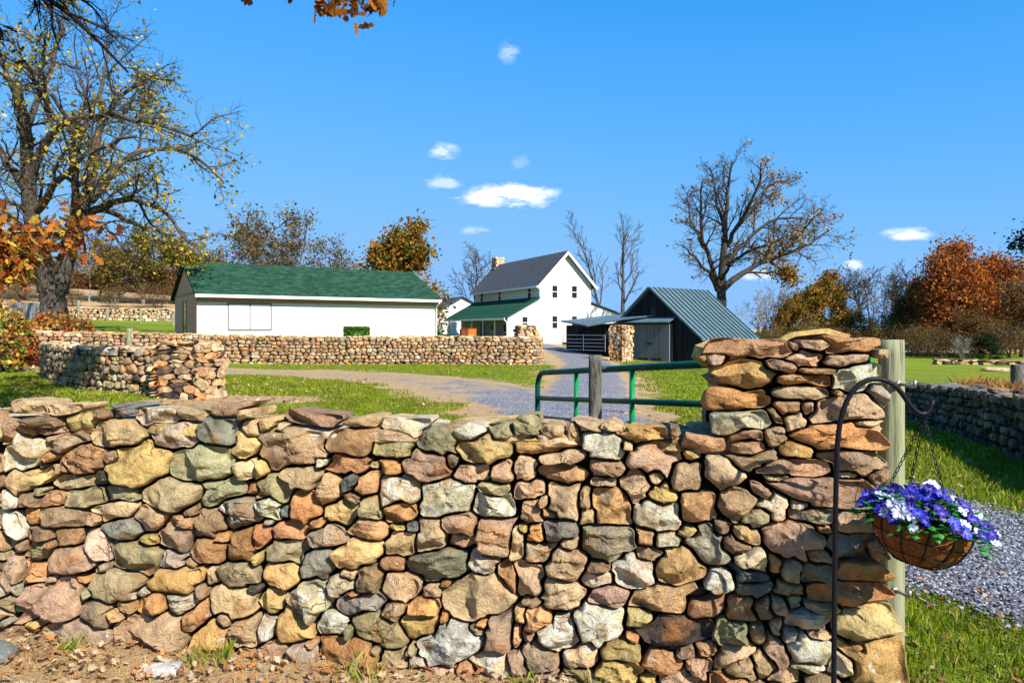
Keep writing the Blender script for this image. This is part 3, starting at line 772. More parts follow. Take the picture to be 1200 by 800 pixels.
mb = MB(); x, y, _ = P(697.5, 385, 6.35); log_post(mb, x, y, -.2, 1.37, .057, rng); tag(mb.build('wooden_post', M['post_grey'], None, True), 'grey round wooden post standing in front of the green gate', 'wooden post')
mb = MB(); x, y, _ = P(152, 385, 30.0); log_post(mb, x, y, h1(x, y)-.2, 1.6-.0*30, .30*.45, rng, 12); tag(mb.build('wooden_post', M['post'], None, True), 'short pale wooden post against the garage wall at left', 'wooden post')
mb = MB(); x, y, _ = P(1192, 385, 24); log_post(mb, x, y, h1(x, y)-.2, 1.6-42/F*24, .19, rng, 12); tag(mb.build('wooden_post', M['post_grey'], None, True), 'dark topped fence post in dry orange grass at the right edge', 'wooden post')
for px, d, ty, lb in ((165, 56, 363.5, 'thin white fence post before the distant left wall'), (203.3, 54, 367, 'pale fence post close to the garage gable'), (126, 59, 362, 'short pale fence post above the distant left wall'), (92, 57, 352, 'leaning grey fence post near the walnut trunk')):
    mb = MB(); x, y, _ = P(px, 385, d); log_post(mb, x, y, h1(x, y)-.2, 1.6+(385-ty)/F*d, .11, rng, 8); tag(mb.build('fence_post', M['post'], None, True), lb, 'fence post')

# green tube gate, swung open
M['gate_dark'] = mat_plain('dark_green_enamel', (.006, .055, .042), .28, var=.3, scale=5)
def mat_green():
    t = NT('green_gate_enamel'); n = t.noise(9, 5, .7)
    c = t.mix(t.ramp(n, [(.5, 0), (.75, .35)]), (.006, .17, .055), (.02, .10, .05))
    return t.done(c, .32, t.bump(t.noise(60, 3), .08, .004))
M['gate'] = mat_green()
g0 = np.array([.29, 8.2]); g1 = np.array([1.86, 3.80]); gl = np.linalg.norm(g1-g0); gd = (g1-g0)/gl
gate = empty('tube_gate', (g0[0], g0[1], 0)); tag(gate, 'green tubular steel farm gate swung open behind the stone wall', 'farm gate')
def gz(s, lev): return np.array([gd[0]*s, gd[1]*s, 1.10+.36*s/gl-lev])
RT = .030; levs = [0, .285, .50, .69, .86, 1.02]
mb = MB(); pts = [gz(gl, 0), gz(gl*.5, 0), gz(.16, 0)]
for k in range(1, 7):
    a = k/6*math.pi/2; pts.append(gz(.16-.16*math.sin(a), .16-.16*math.cos(a)))
pts.append(gz(0, .86))
for k in range(1, 7):
    a = k/6*math.pi/2; pts.append(gz(.16-.16*math.cos(a), .86+.16*math.sin(a)))
pts += [gz(gl*.5, 1.02), gz(gl, 1.02)]
mb.tube(pts, RT, 12); mb.build('outer_frame', M['gate_dark'], gate, True)
for lv in levs[1:-1]:
    mb = MB(); mb.tube([gz(0.0, lv), gz(gl, lv)], RT*.85, 10); mb.build('rail', M['gate_dark'], gate, True)
for s in (1.04, 2.17, 3.3, 4.4, gl):
    mb = MB(); q = gz(s, -.005); q2 = gz(s, 1.025)
    nn = np.array([gd[1], -gd[0], 0])*.0
    mb.tube([q+nn, q2+nn], .024, 10); mb.build('upright', M['gate'], gate, True)
mb = MB(); q = gz(1.62, -.0); mb.tube([q-np.array([gd[0], gd[1], 0])*.11, q+np.array([gd[0], gd[1], 0])*.11+(0, 0, .0175)], RT*1.06, 12, cap=True)
M['sticker'] = mat_plain('faded_sticker', (.05, .12, .09), .5); mb.build('maker_plate', M['sticker'], gate, True)
for lv in (.12, .9):
    mb = MB(); q = gz(gl, lv); mb.tube([q, q+np.array([.06, -.06, 0])], .012, 8); mb.build('hinge', M['galv'], gate, True)

# shepherd's hook
M['iron'] = mat_plain('black_iron', (.012, .012, .016), .42, .3, bump=.15, bscale=90)
HD = 2.72
def smooth_path(pts, n=60):
    pts = np.array(pts, float); d = np.r_[0, np.cumsum(np.linalg.norm(np.diff(pts, axis=0), axis=1))]
    s = np.linspace(0, d[-1], n); k = np.array([np.interp(s, d, pts[:, i]) for i in range(3)]).T
    for _ in range(4): k[1:-1] = (k[:-2]+2*k[1:-1]+k[2:])/4
    return k
hp = [(976.5,905),(977,800),(979,600),(981,520),(985,490),(992,468),(1003,452),(1015,444),(1026,442),(1040,445),(1052,453),(1061,466),(1069,480),(1078,488),(1087,488),(1092,480),(1093,468)]
mb = MB(); mb.tube(smooth_path([P(a, b, HD) for a, b in hp], 90), .0095, 10)
tag(mb.build('shepherd_hook', M['iron'], None, True), 'black iron shepherd hook arching over the hanging flower basket', 'plant hook')

# hanging basket
bc = np.array(P(1082, 612, HD)); tilt = math.radians(12)
Rb = np.array(Matrix.Rotation(tilt, 3, 'Y')); RBK = .166; DBK = .158
bask = empty('hanging_basket', tuple(bc)); tag(bask, 'coco lined wire basket of blue and white pansies hung from the hook', 'flower basket')
def bpt(r, a, z):
    r = np.asarray(r); a = np.asarray(a); z = np.asarray(z)
    return np.stack([r*np.cos(a), r*np.sin(a), z], -1)@Rb.T
def mat_coir():
    t = NT('coconut_fibre'); n = t.noise(70, 5, .75, dist=1.0); n2 = t.noise(9, 4)
    c = t.ramp(n, [(.28, (.10, .03, .008)), (.5, (.30, .105, .03)), (.75, (.50, .22, .08))])
    c = t.mix(t.ramp(n2, [(.45, 0), (.7, .6)]), c, (.16, .05, .015))
    return t.done(c, .95, t.bump(n, 1, .02))
M['coir'] = mat_coir()
mb = MB(); K = 48; prof = [(1.0, 0), (.985, -.18), (.93, -.40), (.83, -.60), (.66, -.80), (.42, -.94), (.15, -1.0), (.0, -1.01)]
V = []; th = np.arange(K)*2*math.pi/K
for r, z in prof:
    wv = 1+.02*np.sin(th*12)*(r > .3)+.012*rng.normal(size=K)
    V.append(bpt(RBK*r*wv, th, np.full(K, DBK*z)))
V.append(bpt(RBK*.93*np.ones(K), th, np.full(K, 0.0))); V.append(bpt(RBK*.90*np.ones(K), th, np.full(K, -.03))); V.append(bpt(.001*np.ones(K), th, np.full(K, -.02)))
nr = len(prof); order = list(range(nr-1, -1, -1))+[nr, nr+1, nr+2]
VV = np.vstack([V[k] for k in order]); i = np.arange(len(order)-1)[:, None]*K; j = np.arange(K)[None, :]; j2 = (j+1) % K
mb.add(VV, np.stack([i+j, i+j2, i+K+j2, i+K+j], -1).reshape(-1, 4)); mb.build('coir_liner', M['coir'], bask, True)
mb = MB(); tt = np.linspace(0, 2*math.pi, 49)
for rz_, zz_ in ((1.03, .0), (.99, -.34), (.80, -.70), (.45, -.96)):
    mb.tube(bpt(RBK*rz_*1.015*np.ones(49), tt, np.full(49, DBK*zz_)), .0032 if zz_ == 0 else .0022, 6)
for k in range(12):
    a = k*math.pi/6; pr = np.array([(1.03, 0), (1.02, -.18), (.965, -.40), (.865, -.60), (.69, -.80), (.45, -.955), (.1, -1.03)])
    mb.tube(bpt(RBK*pr[:, 0], np.full(7, a+.13), DBK*pr[:, 1]), .0022, 6)
mb.build('wire_frame', M['iron'], bask, True)
hk = np.array(P(1083, 489, HD))-bc
for a in (math.radians(-84), math.radians(84), math.radians(132)):
    end = bpt(RBK*1.0, a, 0.0); nl = 17; mb = MB()
    d = (end-hk); 
    for k in range(nl):
        c0 = hk+d*(k/nl); c1 = hk+d*((k+1.15)/nl); ax = d/np.linalg.norm(d)
        sdv = np.cross(ax, [0, 1, 0.2] if k % 2 else [1, .2, 0]); sdv /= np.linalg.norm(sdv)
        m_ = (c0+c1)/2; L2 = np.linalg.norm(c1-c0)/2; ta = np.linspace(0, 2*math.pi, 9)
        mb.tube(m_+ax*(np.cos(ta)*L2)[:, None]+sdv*(np.sin(ta)*.0052)[:, None], .0019, 5, cap=False)
    mb.build('chain', M['iron'], bask, True)
BLUE = [(.012,.012,.27), (.018,.025,.38), (.03,.016,.22), (.06,.07,.48), (.009,.008,.14)]
def pansy(center, nrm, size, kind):
    mb = MB(); nrm = nrm/np.linalg.norm(nrm); up = np.array([0, 0, 1.0])
    x = np.cross(up, nrm); x = x/(np.linalg.norm(x)+1e-6); y = np.cross(nrm, x)
    rot = rng.uniform(-.6, .6); x, y = x*math.cos(rot)+y*math.sin(rot), -x*math.sin(rot)+y*math.cos(rot)
    outer = np.array(BLUE[rng.integers(5)]); inner = np.array((.80, .80, .86)) if kind else outer*1.3+.02
    for k, (pa, ps) in enumerate(((90, 1.0), (25, .95), (155, .95), (-35, 1.0), (215, 1.0), (270, 1.05))):
        pa = math.radians(pa)+rng.normal(0, .1); r = size*ps; N = 11; sp = .62
        V = [center+nrm*.002*k]; Cc = [(.10, .03, .16) if kind else (.30, .26, .40)]
        for fr in (.5, .85, 1.0):
            for q in range(N):
                b = (q/(N-1)-.5)*2; a = pa+b*sp; rr = r*fr*(1-.16*b*b+.05*math.sin(b*9+k))
                V.append(center+(x*math.cos(a)+y*math.sin(a))*rr+nrm*(.16*size*fr*fr+.10*size*math.sin(b*5+k)*fr+.003*k))
                Cc.append(tuple(inner if fr < .6 else (inner*.62+outer*.38 if fr < .9 else (outer if not kind or rng.random() < .6 else inner*.7+outer*.3))))
        fc = [(0, 1+q, 2+q) for q in range(N-1)]
        for f_ in range(2):
            o = 1+f_*N; fc += [(o+q, o+N+q, o+N+q+1, o+q+1) for q in range(N-1)]
        mb.add(V, fc, np.array(Cc))
    return mb
nfl = 0; pos = []
while nfl < 118:
    a = rng.uniform(0, 6.28); r = RBK*1.36*math.sqrt(rng.uniform(0, 1))
    z = .035+.085*(1-(r/(RBK*1.36))**2)+rng.normal(0, .012)
    c = bpt(r, a, z) + np.array([0.0, 0, -.02*(r/RBK)])
    if any(np.linalg.norm(c-p) < .023 for p in pos): continue
    pos.append(c)
    nrm = np.array([math.cos(a)*r/RBK*.8, math.sin(a)*r/RBK*.6-.75, .75])+rng.normal(0, .33, 3)
    pansy(c, nrm, rng.uniform(.018, .030), rng.random() < .33).build('flower', M['petal'], bask, True); nfl += 1
mb = MB()
for _ in range(520):
    a = rng.uniform(0, 6.28); r = RBK*rng.uniform(.3, 1.3); z = .01+.07*(1-(r/(RBK*1.3))**2)+rng.normal(0, .015)-(.02 if r > RBK else 0)
    c = bpt(r, a, z); d = np.array([math.cos(a), math.sin(a), rng.uniform(-.5, .6)]); d /= np.linalg.norm(d)
    s = np.cross(d, [0, 0, 1.0]); s /= np.linalg.norm(s); L = rng.uniform(.03, .055); w = L*.3
    g = np.array([(.02,.13,.02), (.035,.20,.03), (.06,.26,.05), (.015,.08,.02)][rng.integers(4)])
    mb.add([c, c+d*L*.4+s*w, c+d*L*.45+np.array([0, 0, .005]), c+d*L*.4-s*w, c+d*L], [(0,1,2),(0,2,3),(1,4,2),(3,2,4)], (*g, 0))
mb.build('foliage', M['petal'], bask)
# ------------------------------------------------------------------ buildings
def mat_siding():
    t = NT('white_lap_siding'); w = t.wave(2.6, 'Z', prof='SAW'); n = t.noise(1.2, 4)
    c = t.mix(t.ramp(n, [(.3, 0), (.7, 1)]), (.58, .575, .55), (.64, .635, .61))
    return t.done(c, .6, t.bump(w, .35, .02))
M['siding'] = mat_siding()
M['stucco'] = mat_plain('white_stucco', (.62, .61, .58), .85, var=.04, scale=1.5, bump=.15, bscale=40)
M['white'] = mat_plain('white_trim_paint', (.80, .79, .77), .5, var=.03)
M['soffit'] = mat_plain('tan_soffit', (.34, .24, .15), .7, var=.1)
M['tan_panel'] = mat_plain('gable_boards', (.72, .37, .22), .8, var=.1, scale=2)
def mat_glass():
    t = NT('dark_window_glass'); t.b.inputs['Specular IOR Level'].default_value = .5
    return t.done((.012, .014, .018), .06)
M['glass'] = mat_glass()
def mat_shingle(name, c1, c2, c3):
    t = NT(name); uv = t.tc.outputs['Object']
    b = t.n.new('ShaderNodeTexBrick'); b.inputs['Scale'].default_value = 1.0
    b.inputs['Brick Width'].default_value = .34; b.inputs['Row Height'].default_value = .14; b.inputs['Mortar Size'].default_value = .008
    b.inputs['Color1'].default_value = (0, 0, 0, 1); b.inputs['Color2'].default_value = (1, 1, 1, 1); b.inputs['Mortar'].default_value = (.2, .2, .2, 1)
    s = t.sep(uv); cb = t.n.new('ShaderNodeCombineXYZ'); t.l.new(s[0], cb.inputs[0])
    t.l.new(t.math('MULTIPLY', s[2], 2.1), cb.inputs[1]); t.l.new(cb.outputs[0], b.inputs['Vector'])
    n = t.noise(1.8, 5, .7); n2 = t.noise(11, 4, .7, t.mapping((.35, 1, 1.6)))
    c = t.ramp(b.outputs['Color'], [(0, c1), (.5, c2), (1, c3)])
    c = t.mix(t.ramp(n2, [(.42, 0), (.65, .75)]), c, c3)
    c = t.mix(t.ramp(n2, [(.3, .8), (.45, 0)]), c, c1)
    c = t.mix(t.ramp(n, [(.4, 0), (.75, .35)]), c, c1)
    return t.done(c, .9, t.bump(b.outputs['Fac'], .5, .02))
M['green_shingle'] = mat_shingle('green_shingles', (.005, .020, .011), (.012, .046, .025), (.030, .085, .048))
M['porch_roof'] = mat_shingle('porch_green_shingles', (.008, .042, .024), (.013, .062, .034), (.025, .09, .05))
def mat_seam(name, col, sc, axis='X'):
    t = NT(name); n = t.noise(2.5, 5, .6); n2 = t.noise(9, 4, .7)
    c = t.mix(t.ramp(n, [(.3, 0), (.75, 1)]), tuple(v*.82 for v in col), tuple(min(1, v*1.2) for v in col))
    c = t.mix(t.ramp(n2, [(.6, 0), (.75, .35)]), c, tuple(v*.6+.05 for v in col))
    return t.done(c, .45, t.bump(n2, .1, .01), .0)
M['slate'] = mat_seam('dark_standing_seam', (.050, .056, .068), 1); M['teal'] = mat_seam('teal_metal_roof', (.088, .134, .152), 1)
def mat_boards(name, c1, c2, width, axis='X'):
    t = NT(name); mp = t.mapping((1/width, 1/width, .25)); s = t.sep(mp)
    fl = t.math('FLOOR', s[0]); fr = t.math('FRACT', s[0])
    cb = t.n.new('ShaderNodeCombineXYZ'); t.l.new(fl, cb.inputs[0])
    wn = t.n.new('ShaderNodeTexWhiteNoise'); t.l.new(cb.outputs[0], wn.inputs['Vector'])
    n = t.noise(14, 5, .7, t.mapping((1, 1, .08)))
    f = t.math('ADD', t.math('MULTIPLY', wn.outputs['Value'], .55), t.math('MULTIPLY', n, .55))
    c = t.ramp(f, [(.2, c1), (.85, c2)])
    edge = t.ramp(fr, [(0, 1), (.06, 0), (.94, 0), (1, 1)])
    c = t.mix(edge, c, tuple(v*.25 for v in c1))
    return t.done(c, .9, t.bump(edge, .5, .02))
M['barn_wood'] = mat_boards('black_barn_boards', (.010, .010, .013), (.032, .031, .036), .22)
M['door_wood'] = mat_boards('grey_weathered_boards', (.12, .115, .125), (.21, .205, .215), .19)
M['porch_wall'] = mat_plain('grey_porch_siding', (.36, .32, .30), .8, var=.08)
M['orange_wood'] = mat_plain('orange_stained_wood', (.42, .12, .015), .5, var=.2, scale=3)
M['red_wood'] = mat_plain('red_brown_wood', (.15, .035, .012), .6, var=.25, scale=3)
M['steel'] = mat_plain('grey_tube_steel', (.30, .31, .33), .5, .4)
M['frame_grey'] = mat_plain('grey_window_frame', (.16, .15, .14), .5, var=.05)
M['downpipe'] = mat_plain('white_downpipe', (.72, .71, .69), .5, var=.04)
M['concrete'] = mat_plain('foundation_concrete', (.36, .30, .21), .9)

def window(parent, x, z, w, h, face, axis='y', n=2, mat=None, pane='glass', ft=.05, mull=0):
    """sash window on a wall; face = coordinate of the wall's outer surface, axis 'y' faces -y, 'x' faces -x"""
    fr = MB(); p = MB()
    def bx(m, a0, a1, b0, b1, d0, d1):
        if axis == 'y': m.box(a0, a1, face-d1, face-d0, b0, b1)
        else: m.box(face-d1, face-d0, a0, a1, b0, b1)
    bx(fr, x-w/2-ft, x-w/2, z-h/2-ft, z+h/2+ft, -.02, .035); bx(fr, x+w/2, x+w/2+ft, z-h/2-ft, z+h/2+ft, -.02, .035)
    bx(fr, x-w/2, x+w/2, z+h/2, z+h/2+ft, -.02, .035); bx(fr, x-w/2, x+w/2, z-h/2-ft, z-h/2, -.02, .05)
    for k in range(1, n):
        zz = z-h/2+h*k/n; bx(fr, x-w/2, x+w/2, zz-.022, zz+.022, -.01, .028)
    if mull: bx(fr, x-.035, x+.035, z-h/2, z+h/2, -.01, .028)
    o = fr.build('window', mat or M['white'], parent)
    bx(p, x-w/2, x+w/2, z-h/2, z+h/2, -.01, .006); p.build('pane', M[pane], o)
    return o
def seams(mb, pA, pB, pC, pD, n, h=.035, w=.03):
    """standing seams from edge A-B (eave) up to D-C (ridge)"""
    A_, B_, C_, D_ = map(np.array, (pA, pB, pC, pD))
    for k in range(n+1):
        f = k/n; a = A_+(B_-A_)*f; b = D_+(C_-D_)*f
        nrm = np.cross(B_-A_, D_-A_); nrm = nrm/np.linalg.norm(nrm); nrm *= np.sign(nrm[2])
        e = (B_-A_)/np.linalg.norm(B_-A_)*w/2
        mb.add([a-e, a+e, a+e+nrm*h, a-e+nrm*h, b-e, b+e, b+e+nrm*h, b-e+nrm*h], [(0,1,2,3),(4,7,6,5),(0,4,5,1),(1,5,6,2),(2,6,7,3),(3,7,4,0)])

# ---- garage
G = empty('garage', (-15.2, 35, .42), math.atan2(.546, .838)); tag(G, 'long low white garage with a green shingle roof and a wide white window', 'garage')
GL, GW, GE, GR = 12.83, 6.7, 2.94, 4.55
mb = MB(); mb.box(0, GL, 0, GW, -.8, GE); mb.build('wall', M['stucco'], G)
mb = MB(); mb.prism([(0, GE+.003), (GW, GE+.003), (GW/2, GR-.06)], .003, GL-.003, 'x'); mb.build('gable_wall', M['tan_panel'], G)
mb = MB(); mb.box(-.012, -.002, .0, GW, -.8, GE-.05); mb.build('end_siding', M['tan_panel'], G)
mb = MB(); mb.box(-.03, .0, -.0, GW, GE-.045, GE+.03); mb.build('trim_board', M['soffit'], G)
ov, oh = .48, .18; sl = (GR-GE)/(GW/2)
mb = MB()
mb.slab([(-oh, -ov, GE-sl*ov+.14), (GL+oh, -ov, GE-sl*ov+.14), (GL+oh, GW/2, GR+.14), (-oh, GW/2, GR+.14)], .10)
mb.slab([(GL+oh, GW+ov, GE-sl*ov+.14), (-oh, GW+ov, GE-sl*ov+.14), (-oh, GW/2+.002, GR+.14), (GL+oh, GW/2+.002, GR+.14)], .10)
roof = mb.build('roof', M['green_shingle'], G)
mb = MB(); zf = GE-sl*ov+.035
mb.box(-oh+.01, GL+oh-.01, -ov-.03, -ov+.0, zf-.05, zf+.085); mb.build('fascia', M['white'], roof)
mb = MB(); mb.box(-oh+.02, GL+oh-.02, -ov+.004, -.004, zf-.04, zf-.01); mb.build('soffit', M['soffit'], roof)
mb = MB(); mb.box(.0, GL, -.022, -.003, GE-.46, GE-.235); mb.build('eave_shade_band', M['soffit'], roof)  # tan band on the wall, standing in for soffit underside and eave shadow
window(G, 2.47, 1.78, 2.0, 1.22, 0, 'y', 1, M['frame_grey'], 'white', .07, mull=1)
w_ = window(G, 3.4, 1.7, 1.0, 1.7, -.013, 'x', 1, M['soffit'], 'glass', .05)
mb = MB(); mb.tube([(GL+.02, -ov-.02, zf-.1), (GL+.02, -.12, zf-.35), (GL+.02, -.08, -.3)], .045, 8); mb.build('downpipe', M['downpipe'], G)
mb = MB()
hx, hy = GL*.62, -.75
_hb = np.random.default_rng(3)

# ---- farmhouse
HS = empty('farmhouse', (4.45, 60, .33), math.atan2(.416, .909)); tag(HS, 'white two storey farmhouse with dark metal roof, stone chimney and green porch roof', 'house')
HW, HL, HE, HR = 2.42, 14.2, 5.0, 7.55
mb = MB(); mb.prism([(-HW, -.9), (HW, -.9), (HW, HE), (0, HR), (-HW, HE)], 0, HL); mb.build('wall', M['siding'], HS)
sl = (HR-HE)/HW; ov = .34; oh = .42
mb = MB(); a = (-HW-ov, -oh, HE-sl*ov+.12); b = (-HW-ov, HL+oh, HE-sl*ov+.12); c = (0, HL+oh, HR+.12); d = (0, -oh, HR+.12)
mb.slab([a, d, c, b], .09); m2 = lambda q: (-q[0], q[1], q[2])
mb.slab([m2(b), m2(c), (.002, HL+oh, HR+.12), (.002, -oh, HR+.12), ][0:0] or [m2(a), m2(b), m2(c), (.0, -oh, HR+.12)], .09)
seams(mb, a, b, c, d, 30, .05, .045); seams(mb, m2(a), m2(b), m2(c), m2(d), 30, .05, .045)
hroof = mb.build('roof', M['slate'], HS)
mb = MB()
for s in (-1, 1):
    mb.add([(s*(HW+ov), -oh-.03, HE-sl*ov+.10), (s*(HW+ov), -oh-.03, HE-sl*ov-.17), (0, -oh-.03, HR-.17), (0, -oh-.03, HR+.10),
            (s*(HW+ov), -oh+.02, HE-sl*ov+.10), (s*(HW+ov), -oh+.02, HE-sl*ov-.17), (0, -oh+.02, HR-.17), (0, -oh+.02, HR+.10)],
           [(0,1,2,3),(7,6,5,4),(0,4,5,1),(1,5,6,2),(2,6,7,3),(3,7,4,0)])
    x0, x1 = sorted((s*(HW+ov+.03), s*(HW+ov+.13))); mb.box(x0, x1, -oh, HL+oh, HE-sl*ov-.06, HE-sl*ov+.10)
mb.build('rake_trim', M['white'], hroof)
mb = MB(); mb.box(-.42, .42, HL-.5, HL+.35, 5.5, 8.35)
ch = mb.build('chimney', M['concrete'], hroof)
mb = MB(); _rg = np.random.default_rng(4)
for k in range(4):
    hw = .44; cx, cy = 0, HL-.075; R = rot2(k*math.pi/2); S_ = random_seeds(-hw, hw, 6.6, 8.4, .34, .17, _rg)
    def cf(u, z, d):
        q = np.stack([u, -(.41+d)], -1)@R.T; return np.stack([q[:, 0]+cx, q[:, 1]+cy, z], -1)
    stone_mesh(mb, S_, code_cols(len(S_), _rg, ['yt','t','bt','o','y']), cf, _rg, K=9, detail=False, gap=.004, ring=np.array([0, .6, .92, 1.0]))
mb.build('chimney_stonework', M['stone_far'], ch, True)
# side wings under the lower roofs
PX0, PX1 = -5.27, -HW
mb = MB(); mb.prism([(PX0, -.9), (PX1-.002, -.9), (PX1-.002, 3.72), (PX0, 2.22)], .0, .16); mb.build('porch_side_wall', M['siding'], HS)
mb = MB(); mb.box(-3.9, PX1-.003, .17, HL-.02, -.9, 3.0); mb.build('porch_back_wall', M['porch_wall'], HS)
mb = MB(); mb.slab([(PX0-.35, -.2, 2.14), (PX1-.003, -.2, 3.86), (PX1-.003, HL+.2, 3.86), (PX0-.35, HL+.2, 2.14)], .10); prf = mb.build('porch_roof', M['porch_roof'], HS)
mb = MB(); mb.box(PX0-.40, PX0-.35, -.2, HL+.2, 1.96, 2.13); mb.build('gutter', M['white'], prf)
for y in (2.6, 5.2, 7.8, 10.4, 13.9):
    mb = MB(); mb.box(PX0-.05, PX0+.05, y-.05, y+.05, -.6, 2.1); mb.build('porch_post', M['white'], HS)
mb = MB(); mb.box(PX0-.2, -3.9, .17, HL, -.9, -.28); mb.build('porch_floor', M['concrete'], HS)
mb = MB(); mb.tube([(PX0-.36, -.12, 2.0), (PX0-.1, -.08, 1.75), (PX0-.06, -.07, -.5)], .05, 8); mb.build('downpipe', M['downpipe'], HS)
for y, w in ((1.0, .8), (8.6, .9)):
    mb = MB(); mb.box(-3.95, -3.905, y-w/2, y+w/2, -.27, 1.75); dr = mb.build('door', M['slate'] if y > 5 else M['steel'], HS)
    mb = MB(); mb.tube([(-3.98, y-w*.35, .75), (-3.98, y-w*.35, .85)], .03, 6); mb.build('handle', M['galv'], dr)
for y in (3.6, 6.4, 11.4): window(HS, y, .95, .7, 1.4, -3.9, 'x', 2)
mb = MB(); mb.prism([(HW+.002, -.9), (5.0, -.9), (5.0, 2.55), (HW+.002, 3.35)], .0, 7); mb.build('rear_wing_wall', M['siding'], HS)
mb = MB(); mb.slab([(HW+.003, -.2, 3.50), (5.35, -.2, 2.56), (5.35, 7.2, 2.56), (HW+.003, 7.2, 3.50)], .09); mb.build('rear_wing_roof', M['slate'], HS)
for x in (-1.04, .80): window(HS, x, 4.30, .48, 1.0, 0, 'y', 2); window(HS, x, 1.80, .48, 1.0, 0, 'y', 2)
window(HS, -3.76, 1.75, .48, .95, 0, 'y', 2)
for y in (1.86, 8.1, 12.4): window(HS, y, 4.3, .62, 1.25, -HW, 'x', 2)
mb = MB(); mb.box(-.35, .55, -.03, -.003, -.02, .17); mb.build('foundation_vent', M['glass'], HS)
mb = MB(); mb.box(-HW-.0, HW, -.02, -.004, -.5, -.03); mb.build('foundation', M['concrete'], HS)
# things on the porch
def on_house(x, y, z): return HS.matrix_basis @ Vector((x, y, z))
bpy.context.view_layer.update()
def boxthing(name, label, cat, mats, dims, hx, hy, z, rz):
    p_ = HS.matrix_world @ Vector((hx, hy, z)); r_ = empty(name, p_, rz); tag(r_, label, cat)
    return r_
B_ = boxthing('wooden_bin', 'orange and red wooden bin standing before the shaded porch', 'bin', None, None, -6.9, 4.6, -.35, .25)
mb = MB(); mb.box(-.02, .66, -.4, .4, 0, 1.62); mb.build('front_panel', M['orange_wood'], B_)
mb = MB(); mb.box(-.62, -.025, -.38, .38, 0, 1.58); mb.build('side_panel', M['red_wood'], B_)
mb = MB(); mb.box(-.66, .70, -.43, .43, 1.625, 1.67); mb.build('lid', M['red_wood'], B_)
# ---- second white building behind
C2 = empty('white_outbuilding', (-5.9, 80, .5), math.atan2(.416, .909)); tag(C2, 'white gabled outbuilding with dark roof between garage and farmhouse', 'outbuilding')
mb = MB(); mb.prism([(-3, -1), (3, -1), (3, 3.3), (0.4, 4.55), (-3, 2.6)], 0, 9); mb.build('wall', M['siding'], C2)
mb = MB(); mb.slab([(-3.3, -.3, 2.55), (.4, -.3, 4.67), (.4, 9.3, 4.67), (-3.3, 9.3, 2.55)], .09); mb.slab([(.402, -.3, 4.67), (3.3, -.3, 3.25), (3.3, 9.3, 3.25), (.402, 9.3, 4.67)], .09); mb.build('roof', M['slate'], C2)
mb = MB(); mb.box(-3.0, -2.2, -.03, -.004, -.5, 1.9); mb.build('door', M['steel'], C2)

# ---- barn
BN = empty('barn', (8.46, 44, -.42), math.atan2(-.77, .63)); tag(BN, 'black timber barn with a steep teal standing seam roof and grey double doors', 'barn')
bl = 5.3; R_ = 4.5; prof = [(0, R_), (2.3, 2.62), (3.85, 1.40)]
poly = [(-3.5, -.8), (3.6, -.8), (3.6, 1.42), (2.3, 2.50), (0, R_-.12), (-2.3, 2.50), (-3.5, 1.5)]
mb = MB(); mb.prism(poly, 0, bl); mb.build('wall', M['barn_wood'], BN)
mb = MB(); of = .25
for s in (1, -1):
    for (x0, z0), (x1, z1) in zip(prof[:-1], prof[1:]):
        q = [(s*x0, -of, z0), (s*x1, -of, z1), (s*x1, bl+of, z1), (s*x0, bl+of, z0)]
        if s < 0: q = q[::-1]
        mb.slab(q, .06); seams(mb, (s*x1, -of, z1), (s*x1, bl+of, z1), (s*x0, bl+of, z0), (s*x0, -of, z0), 13, .085, .045)
mb.build('roof', M['teal'], BN)
for x0, x1 in ((-1.30, .15), (.18, 1.62)):
    mb = MB(); mb.box(x0, x1, -.34, -.28, .0, 2.28); dr = mb.build('door', M['door_wood'], BN)
    mb = MB(); mb.box(x0+.1 if x0 > 0 else x1-.9, x0+.9 if x0 > 0 else x1-.1, -.375, -.345, .16, .24); mb.build('strap_hinge', M['iron'], dr)
    mb = MB(); mb.box(x0+.05 if x0 > 0 else x1-.17, x0+.17 if x0 > 0 else x1-.05, -.38, -.345, 1.05, 1.17); mb.build('handle', M['iron'], dr)
mb = MB(); mb.box(-1.5, 1.75, -.27, -.01, -.4, 2.35); mb.build('door_frame', M['barn_wood'], BN)
mb = MB(); mb.slab([(-2.2, -.75, 2.42), (1.85, -.75, 2.42), (1.85, -.005, 2.72), (-2.2, -.005, 2.72)], .06); mb.build('pent_roof', M['teal'], BN)
window(BN, .1, 3.05, .45, .5, 0, 'y', 1, M['barn_wood'])
# lean-to
mb = MB(); mb.prism([(-7.75, -.8), (-3.505, -.8), (-3.505, 2.35), (-7.75, 2.25)], .25, 3.0); mb.build('lean_to_wall', M['barn_wood'], BN)
def tolocal(o, w):
    return o.matrix_world.inverted() @ Vector(w)
bpy.context.view_layer.update()
q = [tolocal(BN, P(657, 375.5, 49.0)), tolocal(BN, P(688, 381.2, 45.5)), tolocal(BN, P(728, 373.5, 44.6)), tolocal(BN, P(787, 366.2, 43.4)), tolocal(BN, P(737, 367.2, 47.5))]
mb = MB(); t_ = np.array([list(v) for v in q]); b_ = t_.copy(); b_[:, 2] -= .09
mb.add(np.vstack([t_, b_]), [(0,1,2,4),(2,3,4),(9,7,6,5),(9,8,7),(0,5,6,1),(1,6,7,2),(2,7,8,3),(3,8,9,4),(4,9,5,0)])
lr = mb.build('lean_to_roof', M['teal'], BN)
